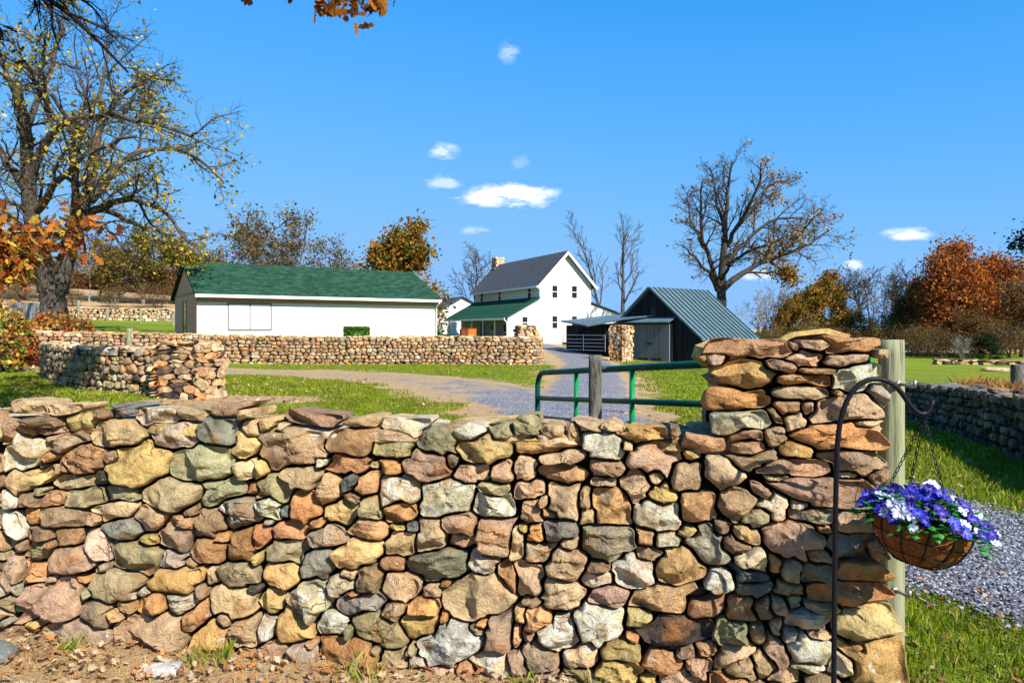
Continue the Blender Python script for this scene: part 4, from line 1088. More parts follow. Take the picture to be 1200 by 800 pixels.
# panel gate leaning at the lean-to
PG = empty('panel_gate', P(685, 410, 45.0)); PG.rotation_euler = (0, 0, math.atan2(-.77, .63)); tag(PG, 'thin grey tube panel gate across the dark lean-to opening', 'panel gate')
mb = MB()
for z in (0, .22, .44, .66, .92): mb.tube([(-1.9, 0, z), (1.75, 0, z)], .018, 6)
mb.build('rails', M['steel'], PG)
mb = MB()
for x in (-1.9, -.1, 1.75): mb.tube([(x, 0, -.05), (x, 0, .95)], .02, 6)
mb.build('uprights', M['steel'], PG)
mb = MB()
for k in range(5): mb.box(-.9+.38*k, -.56+.38*k, -.03, .03, -.2, .8+.05*(k % 2))
o = mb.build('wooden_fence', M['door_wood']); o.location = P(30, 371, 44.0); o.rotation_euler = (0, 0, .25); tag(o, 'weathered grey board fence scrap left of the walnut trunk', 'fence')

# ------------------------------------------------------------------ trees
def rand_perp(d, rg):
    v = np.cross(d, rg.normal(size=3)); return v/(np.linalg.norm(v)+1e-9)
class TreeGen:
    def __init__(self, seed, n=(7, 6, 5), ratio=(.62, .55, .5), spread=(.8, .8, .8), up=(.12, .05, .0), gn=.16, minr=.006, seg=6, start=(.3, .15, .1), twigr=.012):
        self.rg = np.random.default_rng(seed); self.n = n; self.ratio = ratio; self.spread = spread; self.up = up; self.gn = gn
        self.minr = minr; self.seg = seg; self.start = start; self.wood = MB(); self.tw = MB(); self.tips = []; self.twigr = twigr
    def line(self, p, d, L, lvl):
        k = self.seg if lvl < 2 else 4; pts = [np.array(p, float)]; d = np.array(d, float); up = self.up[min(lvl, len(self.up)-1)]
        for _ in range(k):
            d = d+self.rg.normal(0, self.gn, 3)+np.array([0, 0, up]); d /= np.linalg.norm(d)
            pts.append(pts[-1]+d*L/k)
        return np.array(pts)
    def limb(self, pts, r0, r1, lvl):
        pts = np.array(pts, float); n = len(pts)
        rad = r0+(r1-r0)*np.linspace(0, 1, n)**.8
        (self.wood if r0 > self.twigr else self.tw).tube(pts, rad, 9 if r0 > .15 else (6 if r0 > .04 else (4 if r0 > .015 else 3)), cap=False)
        L = np.linalg.norm(np.diff(pts, axis=0), axis=1).sum()
        if lvl >= len(self.n):
            self.tips.append(pts[-1]); self.tips.append(pts[len(pts)//2]); return
        cnt = self.n[lvl]; cnt = max(2, int(round(cnt*self.rg.uniform(.8, 1.2))))
        az = self.rg.uniform(0, 6.28)
        for k in range(cnt):
            t = self.start[min(lvl, len(self.start)-1)]; t = t+(1-t)*(k+self.rg.uniform(.1, .9))/cnt
            x = t*(n-1); i = min(int(x), n-2); f = x-i
            p = pts[i]*(1-f)+pts[i+1]*f; d = pts[i+1]-pts[i]; d /= np.linalg.norm(d)+1e-9
            e1 = np.cross(d, [0.1, .2, 1.0]); e1 /= np.linalg.norm(e1)+1e-9; e2 = np.cross(d, e1); az += 2.4+self.rg.normal(0, .4)
            s = self.spread[min(lvl, len(self.spread)-1)]*self.rg.uniform(.7, 1.25)
            nd = d*math.cos(s)+(e1*math.cos(az)+e2*math.sin(az))*math.sin(s)
            Lc = L*self.ratio[min(lvl, len(self.ratio)-1)]*self.rg.uniform(.7, 1.2)*(1.15-.55*t)
            rr = max(self.minr, min((rad[i]*(1-f)+rad[i+1]*f)*.62, Lc*.028+.004))
            self.limb(self.line(p, nd, Lc, lvl+1), rr, max(self.minr*.8, rr*.35), lvl+1)
    def leaves(self, per, size, cols, spread=.35, keep=lambda p: 1.0, shape='quad', droop=0):
        mb = MB(); rg = self.rg; T = np.array(self.tips)
        V, Cc = [], []
        cl = np.array(cols)
        for p in T:
            pr = keep(p)
            if rg.random() > pr: continue
            m = max(1, rg.poisson(per)); cbase = cl[rg.integers(len(cl))]
            c = p+rg.normal(0, spread, (m, 3)); c[:, 2] -= droop*rg.uniform(0, 1, m)
            for q in c:
                a = rg.normal(size=3); a /= np.linalg.norm(a); b = np.cross(a, rg.normal(size=3)); b /= np.linalg.norm(b)
                s = size*rg.uniform(.6, 1.35); col = (cbase if rg.random() < .7 else cl[rg.integers(len(cl))])*rg.uniform(.7, 1.3)
                if shape == 'quad': pts = [q-a*s*.5, q+b*s*.33, q+a*s*.5, q-b*s*.33]
                else:
                    nn = np.cross(a, b); prof = [(-.5, 0), (-.3, .22), (-.18, .12), (0, .34), (.12, .16), (.3, .24), (.55, 0), (.3, -.24), (.12, -.16), (0, -.34), (-.18, -.12), (-.3, -.22)]
                    pts = [q+a*s*u+b*s*v+nn*s*(.25*abs(v)+.12*u*u) for u, v in prof]
                V += pts; Cc += [(*col, 0)]*len(pts)
        k = 4 if shape == 'quad' else 12
        if not V: return None
        V = np.array(V); mb.add(V, np.arange(len(V)).reshape(-1, k), np.array(Cc)); return mb
OLIVE = [(.11,.095,.022), (.15,.115,.028), (.19,.14,.03), (.085,.09,.02), (.20,.12,.025)]
GOLD = [(.42,.27,.025), (.50,.33,.035), (.33,.24,.03), (.30,.26,.04), (.22,.20,.03)]
ORANGE = [(.44,.12,.02), (.36,.085,.018), (.46,.17,.03), (.27,.065,.018), (.38,.15,.03)]
RUST = [(.24,.065,.022), (.17,.05,.02), (.30,.10,.028), (.12,.045,.02), (.20,.085,.03)]
OAKMIX = [(.30,.09,.015), (.24,.13,.02), (.12,.12,.02), (.18,.15,.025), (.09,.10,.02), (.36,.16,.02)]
DARKG = [(.012,.03,.010), (.02,.045,.014), (.03,.055,.016)]
BROWN = [(.13,.07,.03), (.17,.10,.04), (.10,.06,.03), (.20,.13,.05)]

def make_tree(name, seed, leafcols=None, per=3, size=.3, spread=.35, bark='bark', h=10.0, trunk_r=.22, bare_h=.28, n=(9, 6, 5), keep=lambda p: 1, ratio=(.55, .5, .5), spr=(.75, .8, .8), up=(.10, .06, .02), gn=.13, lean=0.0, stems=1, minr=.008):
    root = empty(name); g = TreeGen(seed, n=n, ratio=ratio, spread=spr, up=up, gn=gn, start=(bare_h, .2, .1), minr=minr)
    for s in range(stems):
        a = g.rg.uniform(0, 6.28); d = np.array([math.cos(a)*.35*(stems > 1)+lean, math.sin(a)*.35*(stems > 1), 1.0]); d /= np.linalg.norm(d)
        g.limb(g.line((.2*math.cos(a)*(stems > 1), .2*math.sin(a)*(stems > 1), -.3), d, h*.80*(1 if stems == 1 else g.rg.uniform(.75, 1)), 0), trunk_r/(stems**.5), trunk_r*.18, 0)
    top = max(t[2] for t in g.tips); k = h/top
    for m_ in (g.wood, g.tw):
        m_.v = [v*np.array([1, 1, 1])*k for v in m_.v]
    g.tips = [t*k for t in g.tips]
    g.wood.build('trunk', M[bark], root, True)
    if g.tw.n: g.tw.build('twigs', M['twig'], root)
    if leafcols:
        m_ = g.leaves(per, size, leafcols, spread, keep)
        if m_: m_.build('crown', M['leaf'], root)
    return root
proto = {}
proto['bare1'] = make_tree('bare_tree', 21, None, bark='bark_pale', n=(10, 7, 6), bare_h=.3, minr=.026)
proto['bare2'] = make_tree('bare_tree', 22, None, bark='bark', n=(9, 7, 6), bare_h=.22, spr=(.6, .7, .8), minr=.026)
proto['bare3'] = make_tree('bare_tree', 23, None, bark='bark_dark', n=(8, 8, 6), bare_h=.4, spr=(.5, .6, .7), up=(.2, .12, .05), minr=.026)
proto['slim1'] = make_tree('bare_tree', 24, None, bark='bark', n=(8, 6, 5), bare_h=.34, spr=(.5, .65, .7), ratio=(.34, .5, .5), up=(.12, .1, .05), lean=-.13, trunk_r=.17, minr=.014)
proto['slim2'] = make_tree('bare_tree', 25, None, bark='bark', n=(9, 6, 5), bare_h=.40, spr=(.6, .65, .7), ratio=(.36, .5, .5), up=(.12, .1, .05), lean=.16, trunk_r=.24, minr=.014)
proto['sparse1'] = make_tree('sparse_tree', 31, OLIVE+BROWN, 2.2, .26, .3, n=(10, 7, 5), bare_h=.2, spr=(.9, .8, .8), minr=.013)
proto['sparse2'] = make_tree('sparse_tree', 32, OLIVE+RUST[:2], 2.0, .26, .3, bark='bark_dark', n=(11, 7, 5), bare_h=.15, spr=(.95, .8, .8), minr=.013)
proto['olive1'] = make_tree('autumn_tree', 41, OLIVE, 11, .34, .42, n=(12, 6, 4), bare_h=.15, spr=(1.0, .8, .8), bark='bark_pale')
proto['olive2'] = make_tree('autumn_tree', 42, OLIVE+BROWN, 7, .28, .4, n=(12, 6, 4), bare_h=.18, spr=(.9, .8, .8), bark='bark_dark')
proto['brown1'] = make_tree('autumn_tree', 43, BROWN+RUST[:2]+OLIVE[:1], 10, .32, .45, n=(12, 6, 4), bare_h=.1, spr=(1.0, .8, .8))
proto['rust1'] = make_tree('autumn_tree', 51, RUST+ORANGE+ORANGE+BROWN[:2], 19, .27, .46, n=(14, 7, 4), bare_h=.08, spr=(1.05, .8, .8), ratio=(.5, .5, .5))
proto['rust2'] = make_tree('autumn_tree', 52, RUST+ORANGE+ORANGE[:3]+BROWN[:2], 18, .26, .46, n=(13, 7, 4), bare_h=.08, spr=(1.0, .85, .8))
proto['bare3'].name  # thin upright kind
proto['oak1'] = make_tree('oak_tree', 53, OAKMIX, 14, .34, .42, n=(12, 7, 4), bare_h=.14, spr=(1.05, .8, .8), ratio=(.52, .5, .5))
proto['ever1'] = make_tree('evergreen_tree', 61, DARKG, 16, .24, .34, bark='bark_dark', n=(26, 7, 3), bare_h=.05, spr=(1.25, .7, .7), ratio=(.34, .4, .45), up=(.0, -.02, 0), gn=.07)
proto['thick1'] = make_tree('thicket_shrub', 71, OLIVE+OLIVE+BROWN, 2.6, .26, .6, n=(7, 6, 4), stems=5, bare_h=.1, spr=(.8, .8, .8), bark='bark_pale')
proto['thick2'] = make_tree('thicket_shrub', 72, BROWN+RUST[:1]+OLIVE[:3], 2.0, .25, .6, n=(7, 6, 4), stems=6, bare_h=.08, spr=(.8, .8, .8), bark='bark')
proto['pale'] = make_tree('brush_shrub', 73, None, n=(6, 6, 5), stems=9, bare_h=.05, spr=(.45, .5, .6), bark='bark_pale', minr=.03)
TREES = [ # kind, px, depth, top py, width factor, label, group
 ('bare2',566,86,281,.95,'large bare tree behind the farmhouse chimney'),
 ('slim1',707,76,246,.9,'thin bare tree between farmhouse and barn, left of its pair'),
 ('slim2',722,79,244,.9,'thin bare tree between farmhouse and barn, right of its pair'),
 ('oak1',449,66,262,1.05,'round orange topped oak behind the right half of the garage'),
 ('sparse1',362,68,240,1.05,'tallest thin leaved brown tree behind the garage roof'),
 ('sparse2',322,70,258,1.2,'wide brown leaved tree left of the tallest one behind the garage'),
 ('sparse1',286,72,268,1.15,'thin olive tree behind the garage roof at its left part'),
 ('olive2',262,76,292,1.1,'low olive tree behind the left peak of the garage'),
 ('sparse2',396,75,278,1.1,'thin brown tree between the tallest garage tree and the round oak'),
 ('bare1',484,88,318,1.0,'small pale bare tree at the right end of the garage roof'),
 ('brown1',204,80,282,1.2,'brown rounded tree immediately left of the garage gable'),
 ('olive1',168,78,278,1.3,'olive gold tree of the left treeline nearest the brown garage end tree'),
 ('brown1',140,82,284,1.4,'dark brown tree in the middle of the left treeline'),
 ('olive2',118,80,284,1.3,'olive brown tree with slender trunk beside the walnut'),
 ('bare1',104,78,276,.7,'pale bare tree poking above the left treeline'),
 ('olive1',30,76,284,1.5,'yellow olive tree behind the left side of the walnut trunk'),
 ('brown1',2,74,300,1.1,'dark brown tree at the left edge behind the walnut'),
 ('olive2',76,84,290,1.0,'olive tree directly behind the walnut trunk'),
 ('brown1',228,90,300,1.1,'low brown tree behind the garage gable peak'),
 ('thick2',185,74,330,1.6,'brown undergrowth shrub below the left treeline near the garage'),
 ('thick1',132,73,334,1.7,'olive undergrowth shrub below the middle of the left treeline'),
 ('thick2',88,72,336,1.6,'brown undergrowth shrub right of the walnut trunk'),
 ('thick1',24,70,330,1.9,'olive undergrowth shrub left of the walnut trunk'),
 ('oak1',943,92,320,1.05,'dark gold and green oak beyond the right slope of the barn'),
 ('oak1',918,90,345,.75,'small orange oak left of the larger gold oak'),
 ('bare1',893,92,338,1.1,'pale bare tree standing just right of the barn roof'),
 ('bare1',915,100,330,.9,'faint bare tree behind the two oaks'),
 ('bare3',975,94,318,1.1,'bare tree immediately right of the gold oak'),
 ('bare3',1008,94,306,1.2,'tall bare tree above the middle of the stone pillar'),
 ('bare2',1038,92,302,.8,'tallest forked bare tree above the round wooden post'),
 ('bare3',1056,95,306,1.0,'narrow bare tree just right of the tallest forked one'),
 ('bare3',990,97,314,.9,'slender bare tree in the row above the pillar, between two wider bare ones'),
 ('bare1',1023,98,312,.8,'bare tree with a rounded top left of the tallest forked one'),
 ('bare2',902,96,334,.9,'small bare tree over the low end of the barn roof'),
 ('bare1',1070,95,326,.9,'low bare tree at the left foot of the rust trees'),
 ('thick1',905,86,380,1.6,'olive thicket beyond the low end of the barn roof'),
 ('thick1',952,84,374,1.5,'olive thicket below the gold oak'),
 ('thick2',990,85,381,1.7,'brown thicket below the bare trees, left of the wooden post'),
 ('thick1',1030,83,368,1.3,'olive brown thicket behind the wooden post'),
 ('thick2',1066,80,376,1.6,'dark brown thicket right of the wooden post'),
 ('brown1',1076,84,336,.75,'dark brown tree left of the tall rust tree'),
 ('rust1',1126,80,285,.92,'tallest rust orange tree at the far edge of the field'),
 ('rust2',1097,82,324,.85,'lower rust tree on the left flank of the tallest rust tree'),
 ('rust2',1164,82,302,.95,'broad rust orange tree right of the tallest rust tree'),
 ('olive2',1176,90,300,1.0,'olive tree between the rust trees and the dark evergreen'),
 ('ever1',1236,95,252,1.3,'tall dark evergreen cut off by the right edge'),
 ('brown1',1196,74,330,1.2,'dark brown tree under the evergreen at the right edge'),
 ('brown1',1140,74,362,1.0,'dark brown small tree in front of the rust trees'),
 ('thick2',1105,73,380,1.5,'dark brown brush at the field edge left of the pale brush'),
 ('pale',1128,70,392,.9,'pale leafless brush fanning out at the field edge'),
 ('ever1',1160,69,392,1.5,'small green evergreen bush at the field edge'),
 ('thick2',1185,72,372,1.8,'dark brush behind the dry orange grass at the right edge'),
 ('olive1',1240,78,300,1.2,'tree beyond the right edge of the view'),
 ('rust2',1074,88,346,.8,'short rust tree where the tall rust trees meet the bare row'),
 ('olive2',1012,90,360,1.0,'low olive brown tree under the bare row above the pillar'),
 ('oak1',984,97,354,.7,'small dark gold tree between the gold oak and the bare row'),
 ('olive1',1046,86,352,.8,'low olive tree right behind the round wooden post'),
 ('rust1',1190,79,330,.75,'dull orange tree below the evergreen at the right edge'),
 ('rust1',962,99,366,.7,'low rust coloured tree beneath the gold oak'),
 ('sparse1',1088,86,322,.9,'thin brown tree rising behind the left rust trees'),
 ('bare1',640,120,372,1.3,'x'), ]
used = {}
for kind, px, d, ty, wf, lab in TREES:
    if lab in ('x', 'tree beyond the right edge of the view'): continue
    pr = proto[kind]; o = pr if kind not in used else copy_tree(pr); used[kind] = 1
    x, y, _ = P(px, 385, d); z = h1(x, y); top = CAMZ+(385-ty)/F*d; hh = (top-z)/10.0
    o.location = (x, y, z); o.rotation_euler = (0, 0, 0 if kind[:4] == 'slim' else (px*7.31) % 6.28)
    o.scale = (hh*wf, hh*wf, hh)
    cat = 'shrub' if ('shrub' in o.name or 'bush' in lab or 'brush' in lab) else 'tree'
    grp = {'b': 'bare autumn trees', 's': 'bare autumn trees' if kind[:4] == 'slim' else 'thin leaved trees behind the garage', 'o': 'autumn trees', 'r': 'rust coloured trees', 'e': 'evergreens', 't': 'thickets along the field edges', 'p': None}[kind[0]]
    tag(o, lab, cat, grp)
for k, o in proto.items():
    if k not in used: raise Exception('unused '+k)

# far woods closing the horizon: one mass of foliage
mb = MB(); rg = np.random.default_rng(9)
for (px0, px1, d, ty) in ((-250, 240, 105, 322), (230, 620, 150, 372), (760, 1090, 135, 391), (1075, 1500, 100, 362)):
    n = int((px1-px0)*14*(1 if ty > 340 else 1.8))
    for _ in range(n):
        px = rg.uniform(px0, px1); dd = d+rg.uniform(0, 14); x, y, _z = P(px, 385, dd); z0 = h1(x, y)
        tz = CAMZ+(385-ty-14*mnoise.noise(Vector((px*.03, d, 0)))-16*mnoise.noise(Vector((px*.13, d, 4))))/F*dd
        z = z0+(max(tz, z0+1)-z0)*rg.uniform(0, 1)**.8; q = np.array([x, y, z])
        a = rg.normal(size=3); a /= np.linalg.norm(a); b = np.cross(a, rg.normal(size=3)); b /= np.linalg.norm(b); s = rg.uniform(.25, .7)
        nq = mnoise.noise(Vector((px*.035, z*.3, d))); cl = (OLIVE if nq < -.12 else (BROWN if nq < .18 else RUST))[rg.integers(4)]; cl = np.array(cl)*(.8+.5*mnoise.noise(Vector((px*.09, z*.8, d+3))))
        mb.add([q-a*s, q+b*s*.6, q+a*s, q-b*s*.6], [(0,1,2,3)], (*(np.array(cl)*rg.uniform(.6, 1.1)), 0))
mb.build('far_woods', M['leaf'], None, kind='stuff')

# ---- the big walnut at left: limbs laid out by hand, each at its own depth
def sp(px, py, d): return np.array(P(px, py, d))
def bez(pts, n=10):
    return smooth_path(pts, n)
WD = 33.0
wal = empty('walnut_tree', tuple(np.array(P(68, 385, WD))*[1, 1, 0]+[0, 0, h1(*P(68, 385, WD)[:2])]))
tag(wal, 'huge twin trunked walnut with spreading limbs and scattered yellow leaves at left', 'tree')
g = TreeGen(77, n=(9, 7, 5), ratio=(.38, .5, .5), spread=(.9, .85, .8), up=(.03, .0, -.03), gn=.19, minr=.008, start=(.25, .12, .1), twigr=.014)
LIMBS = [ # base/top radius, points (px, py, depth offset)
 (.72,.48,[(66,392,0),(63,360,0),(62,330,0)],0),
 (.46,.19,[(57,342,0),(50,305,-.3),(40,285,-.5),(37,250,-.8),(36,205,-1),(28,150,-1.5),(20,95,-2)],1),
 (.42,.14,[(69,342,.2),(78,300,.4),(84,272,.5),(92,255,.6),(106,232,.8),(114,190,1),(112,160,1.3),(120,120,1.6)],1),
 (.22,.07,[(84,270,.4),(92,250,.2),(90,215,-.3),(84,190,-1),(88,150,-1.5),(60,110,-2.5)],1),
 (.20,.05,[(96,252,.5),(125,240,0),(150,232,-1),(178,236,-2),(205,255,-2.5),(222,285,-3)],1),
 (.19,.05,[(106,236,.8),(130,205,1.5),(160,168,2.5),(200,170,3.5),(240,185,4.2),(262,215,4.6)],1),
 (.22,.06,[(36,215,-1),(48,165,-1.2),(62,140,-2),(100,136,-3),(140,130,-3.5),(180,140,-4),(225,160,-4.4)],1),
 (.20,.05,[(40,250,-.6),(60,220,-2),(100,180,-3.5),(130,165,-4.5),(160,160,-5)],1),
 (.22,.06,[(37,235,-.8),(18,200,-1.6),(-5,170,-2),(-45,120,-2)],1),
 (.16,.05,[(44,290,-.4),(15,250,-1.5),(-25,220,-2.4),(-60,215,-3)],1),
 (.16,.05,[(30,155,-1.4),(55,90,0),(75,40,.8),(80,-10,1)],1),
 (.14,.05,[(24,120,-1.8),(-10,60,-2),(-30,0,-2.4)],1),
 (.15,.05,[(112,165,1.3),(140,110,2.4),(175,85,3),(205,95,3.4)],1),
 (.13,.04,[(84,190,-1),(110,120,.5),(130,70,1.6),(125,20,2)],1),
 (.13,.04,[(60,140,-2),(50,90,-3.4),(52,45,-4)],1),
 (.14,.04,[(120,240,.2),(150,262,1.5),(190,268,2.4),(225,300,2.8)],1),
 (.12,.04,[(92,256,.3),(128,262,-1.2),(135,285,-1.8),(150,300,-2)],1)]
for r0, r1, pts, lv in LIMBS:
    pp = bez([sp(a, b, WD+c) for a, b, c in pts], 12)
    pp[1:-1] += g.rg.normal(0, .05, (len(pp)-2, 3))
    if lv == 0:
        pp[0][2] = h1(pp[0][0], pp[0][1])-.3
        g.wood.tube(pp, r0+(r1-r0)*np.linspace(0, 1, len(pp))**.5, 14, cap=False)
    else: g.limb(pp, r0, r1, 0)
off = np.array(wal.location)
for m_ in (g.wood, g.tw): m_.v = [v-off for v in m_.v]
g.tips = [t-off for t in g.tips]
g.wood.build('trunk', M['bark'], wal, True); g.tw.build('twigs', M['bark_dark'], wal)
def clumpkeep(p): return (.55 if p[0] > 2 else .38) if mnoise.noise(Vector(p)*.5) > .09 else .06
g.leaves(2.6, .185, GOLD+GOLD+OLIVE[:2], .20, clumpkeep).build('leaves', M['leaf'], wal)

# ---- the big bare tree behind the barn
TD = 54.0
tre = empty('tall_tree', tuple(np.array(P(846, 385, TD))*[1, 1, 0]+[0, 0, h1(*P(846, 385, TD)[:2])]))
tag(tre, 'tall spreading nearly bare tree with orange leaves on its right side behind the barn', 'tree')
g = TreeGen(78, n=(12, 8, 5), ratio=(.30, .5, .5), spread=(.75, .8, .8), up=(.06, .04, .02), gn=.14, minr=.009, start=(.2, .12, .1), twigr=.016)
LIMBS = [(.46,.33,[(846,405,0),(845,360,0),(846,335,0)],0),
 (.34,.06,[(846,340,0),(847,310,0),(850,280,.2),(850,240,.5),(854,212,1),(858,190,1.4)],1),
 (.28,.06,[(848,338,.2),(860,322,.6),(880,311,1.5),(905,306,2.5),(925,295,3.4),(950,286,4),(972,270,4.4)],1),
 (.22,.05,[(843,335,-.2),(830,305,-1),(822,280,-1.6),(820,245,-2.2),(824,210,-2.6)],1),
 (.20,.05,[(841,340,-.2),(835,322,-1.2),(815,303,-2.4),(800,288,-3)],1),
 (.20,.05,[(850,290,.3),(865,262,-1),(880,240,-2),(892,212,-3),(892,190,-3.4)],1),
 (.20,.05,[(850,310,.2),(870,285,1.6),(895,262,2.8),(925,248,3.8),(960,262,4.4)],1),
 (.17,.05,[(848,270,.4),(838,235,1.6),(838,212,2.4),(832,196,2.8)],1),
 (.16,.05,[(862,268,0),(890,232,1.6),(912,206,2.4),(925,215,2.8)],1),
 (.14,.04,[(900,306,2.4),(920,318,1.4),(930,330,.6)],1),
 (.15,.04,[(846,330,0),(858,302,-2),(890,290,-3.6),(930,275,-4.4)],1),
 (.14,.04,[(826,290,-1.3),(808,258,0),(806,225,.8)],1),
 (.13,.04,[(905,305,2.4),(935,282,1.2),(955,250,.2),(965,245,0)],1)]
for r0, r1, pts, lv in LIMBS:
    pp = bez([sp(a, b, TD+c) for a, b, c in pts], 12); pp[1:-1] += g.rg.normal(0, .06, (len(pp)-2, 3))
    if lv == 0:
        pp[0][2] = h1(pp[0][0], pp[0][1])-.3; g.wood.tube(pp, r0+(r1-r0)*np.linspace(0, 1, len(pp))**.5, 12, cap=False)
    else: g.limb(pp, r0, r1, 0)
off = np.array(tre.location)
for m_ in (g.wood, g.tw): m_.v = [v-off for v in m_.v]
g.tips = [t-off for t in g.tips]
g.wood.build('trunk', M['bark_dark'], tre, True); g.tw.build('twigs', M['twig'], tre)
g.leaves(1.6, .24, [(.34,.17,.025), (.28,.10,.02), (.38,.24,.03), (.20,.14,.03)], .22, lambda p: (.36 if mnoise.noise(Vector(p)*.45) > .10 else .04) if p[0] > 1.6 else .02).build('leaves', M['leaf'], tre)

# ---- the oak whose limbs hang in from above at left: its trunk stands outside the frame
ox, oy = -10.2, 8.2
oak = empty('oak_tree', (ox, oy, h1(ox, oy))); tag(oak, 'near oak reaching in from the left with drooping dark twigs and orange leaf sprays', 'tree')
g = TreeGen(79, n=(6, 6, 5), ratio=(.42, .5, .5), spread=(.6, .6, .6), up=(-.02, -.06, -.05), gn=.12, minr=.0035, start=(.3, .15, .1), twigr=.01)
g.wood.tube(smooth_path([(ox, oy, -.3), (ox+.1, oy, 2.5), (ox+.3, oy+.1, 5.5), (ox+.5, oy, 9)], 14), np.linspace(.48, .20, 14), 14, cap=False)
def oaklimb(pts, r0, r1, ratio=(.13, .5, .5), n=(6, 5, 4)):
    g.ratio = ratio; g.n = n; g.limb(bez(pts, 12), r0, r1, 0)
g.tips = []
oaklimb([(ox+.3, oy+.1, 5.6), P(-60, -20, 9.0), P(40, -40, 8.6), P(80, 10, 8.4), P(120, 55, 8.2), P(150, 85, 8.1)], .11, .012, (.17, .5, .5), (11, 7, 5))
oaklimb([P(40, -40, 8.6), P(85, -5, 9.0), P(110, 5, 9.2), P(128, 40, 9.2)], .035, .006, (.4, .5, .5))
oaklimb([P(20, -40, 8.6), P(42, 0, 8.8), P(48, 35, 8.8)], .03, .006, (.4, .5, .5))
bare_tips = list(g.tips); g.tips = []
oaklimb([(ox+.1, oy, 2.9), P(-120, 300, 8.0), P(-40, 268, 7.5), P(0, 276, 7.2), P(52, 272, 7.0)], .07, .008, (.10, .5, .5), (12, 5, 4))
oaklimb([P(-60, 272, 7.6), P(-30, 288, 7.3), P(18, 300, 7.1)], .03, .006, (.2, .5, .5))
low = list(g.tips); g.tips = []
oaklimb([(ox+.4, oy, 6.6), (-7, 8.4, 6.9), (-4.2, 7.6, 6.3), P(330, -50, 7.2), P(380, -22, 7.0), P(408, 2, 6.9)], .12, .006, (.045, .5, .5), (22, 4, 3))
over = [t for t in g.tips if t[0] > -2.6]; 
g.tips = []
for az in range(7):                      # the rest of the crown, above and outside the frame, whose shade falls on the left lawn
    a = az*.9+.3
    oaklimb([(ox+.4, oy, 6.5+az*.3), (ox+2.2*math.cos(a), oy+2.0*math.sin(a), 8.2), (ox+4.6*math.cos(a)+1, oy+4.4*math.sin(a), 8.9)], .12, .012, (.42, .5, .5))
for az in range(4):
    oaklimb([(ox+.5, oy, 7.4), (-7.5+az*.2, oy-.8+az*.1, 8.6), (-6.4+1.0*az, 5.7+.4*(az % 2), 8.6)], .10, .012, (.20, .5, .5))
crown = list(g.tips)
off = np.array(oak.location)
for m_ in (g.wood, g.tw): m_.v = [v-off for v in m_.v]
g.wood.build('trunk', M['bark_black'], oak, True); g.tw.build('twigs', M['bark_black'], oak)
SPRAY = [(.42,.15,.02), (.34,.10,.015), (.46,.24,.03), (.28,.07,.015), (.36,.28,.05), (.18,.07,.02)]
g.tips = [t-off for t in low]
g.leaves(3.2, .095, SPRAY+RUST[:2], .12, shape='oak').build('foliage', M['leaf'], oak)
g.tips = [t-off for t in over]
g.leaves(2.2, .13, [(.24,.07,.015), (.30,.11,.02), (.14,.05,.015)], .10, shape='oak').build('foliage', M['leaf'], oak)
g.tips = [t-off for t in crown if (t[2]-CAMZ)/t[1] > .60 or t[0]/t[1] < -.95]
g.leaves(5.0, .24, SPRAY[:4], .28).build('foliage', M['leaf'], oak)
g.tips = [t-off for t in bare_tips]
m_ = g.leaves(1.2, .12, [(.14,.045,.015), (.09,.04,.02)], .10, lambda p: .0 if p[0] > 3.9 else .5, shape='oak')
if m_: m_.build('foliage', M['leaf'], oak)

# ------------------------------------------------------------------ shrubs, hedge, weeds
def leafy_shrub(name, label, x, y, rx, ry, h, cols, n, size, stems=14, cat='shrub', seed=1, z=None, box=False, grp=None):
    rg = np.random.default_rng(seed); z0 = h1(x, y) if z is None else z
    root = empty(name, (x, y, z0)); tag(root, label, cat, grp)
    mb = MB()
    for _ in range(stems):
        a = rg.uniform(0, 6.28); r = rg.uniform(.3, 1); mb.tube([(0, 0, -.1), (rx*.4*r*math.cos(a), ry*.4*r*math.sin(a), h*.5), (rx*.85*r*math.cos(a), ry*.85*r*math.sin(a), h*rg.uniform(.6, .95))], [.02, .014, .005], 4)
    mb.build('stems', M['twig'], root)
    V, Cc = [], []
    for _ in range(n):
        if box:
            f = rg.integers(3); q = rg.uniform(-1, 1, 3); q[f] = np.sign(q[f])*rg.uniform(.8, 1.05); q = q*[rx, ry, h/2]+[0, 0, h/2]
        else:
            v = rg.normal(size=3); v /= np.linalg.norm(v); v *= rg.uniform(.45, 1.0)**.5; v *= 1+.35*mnoise.noise(Vector(v)*2.2+Vector((seed*7, 0, 0)))
            q = np.array([v[0]*rx, v[1]*ry, h*.5+v[2]*h*.5])
        a = rg.normal(size=3); a /= np.linalg.norm(a); b = np.cross(a, rg.normal(size=3)); b /= np.linalg.norm(b); s = size*rg.uniform(.6, 1.4)
        V += [q-a*s*.5, q+b*s*.34, q+a*s*.5, q-b*s*.34]; c = np.array(cols[rg.integers(len(cols))])*rg.uniform(.7, 1.25); Cc += [(*c, 0)]*4
    mb = MB(); V = np.array(V); mb.add(V, np.arange(len(V)).reshape(-1, 4), np.array(Cc)); mb.build('foliage', M['leaf'], root)
    return root
GREEN = [(.06,.16,.015), (.09,.22,.02), (.12,.26,.03), (.04,.10,.012)]
x, y, _ = P(418, 385, 35.2); leafy_shrub('box_hedge', 'small clipped bright green box shrub against the white garage wall', x, y, .54, .4, 1.42, GREEN, 11000, .09, seed=2, box=True, z=.24)
x, y, _ = P(513, 385, 46); leafy_shrub('shrub', 'small dark green shrub in the gap right of the garage', x, y, .5, .5, 1.2, GREEN[3:]+GREEN[:1], 500, .14, seed=3)
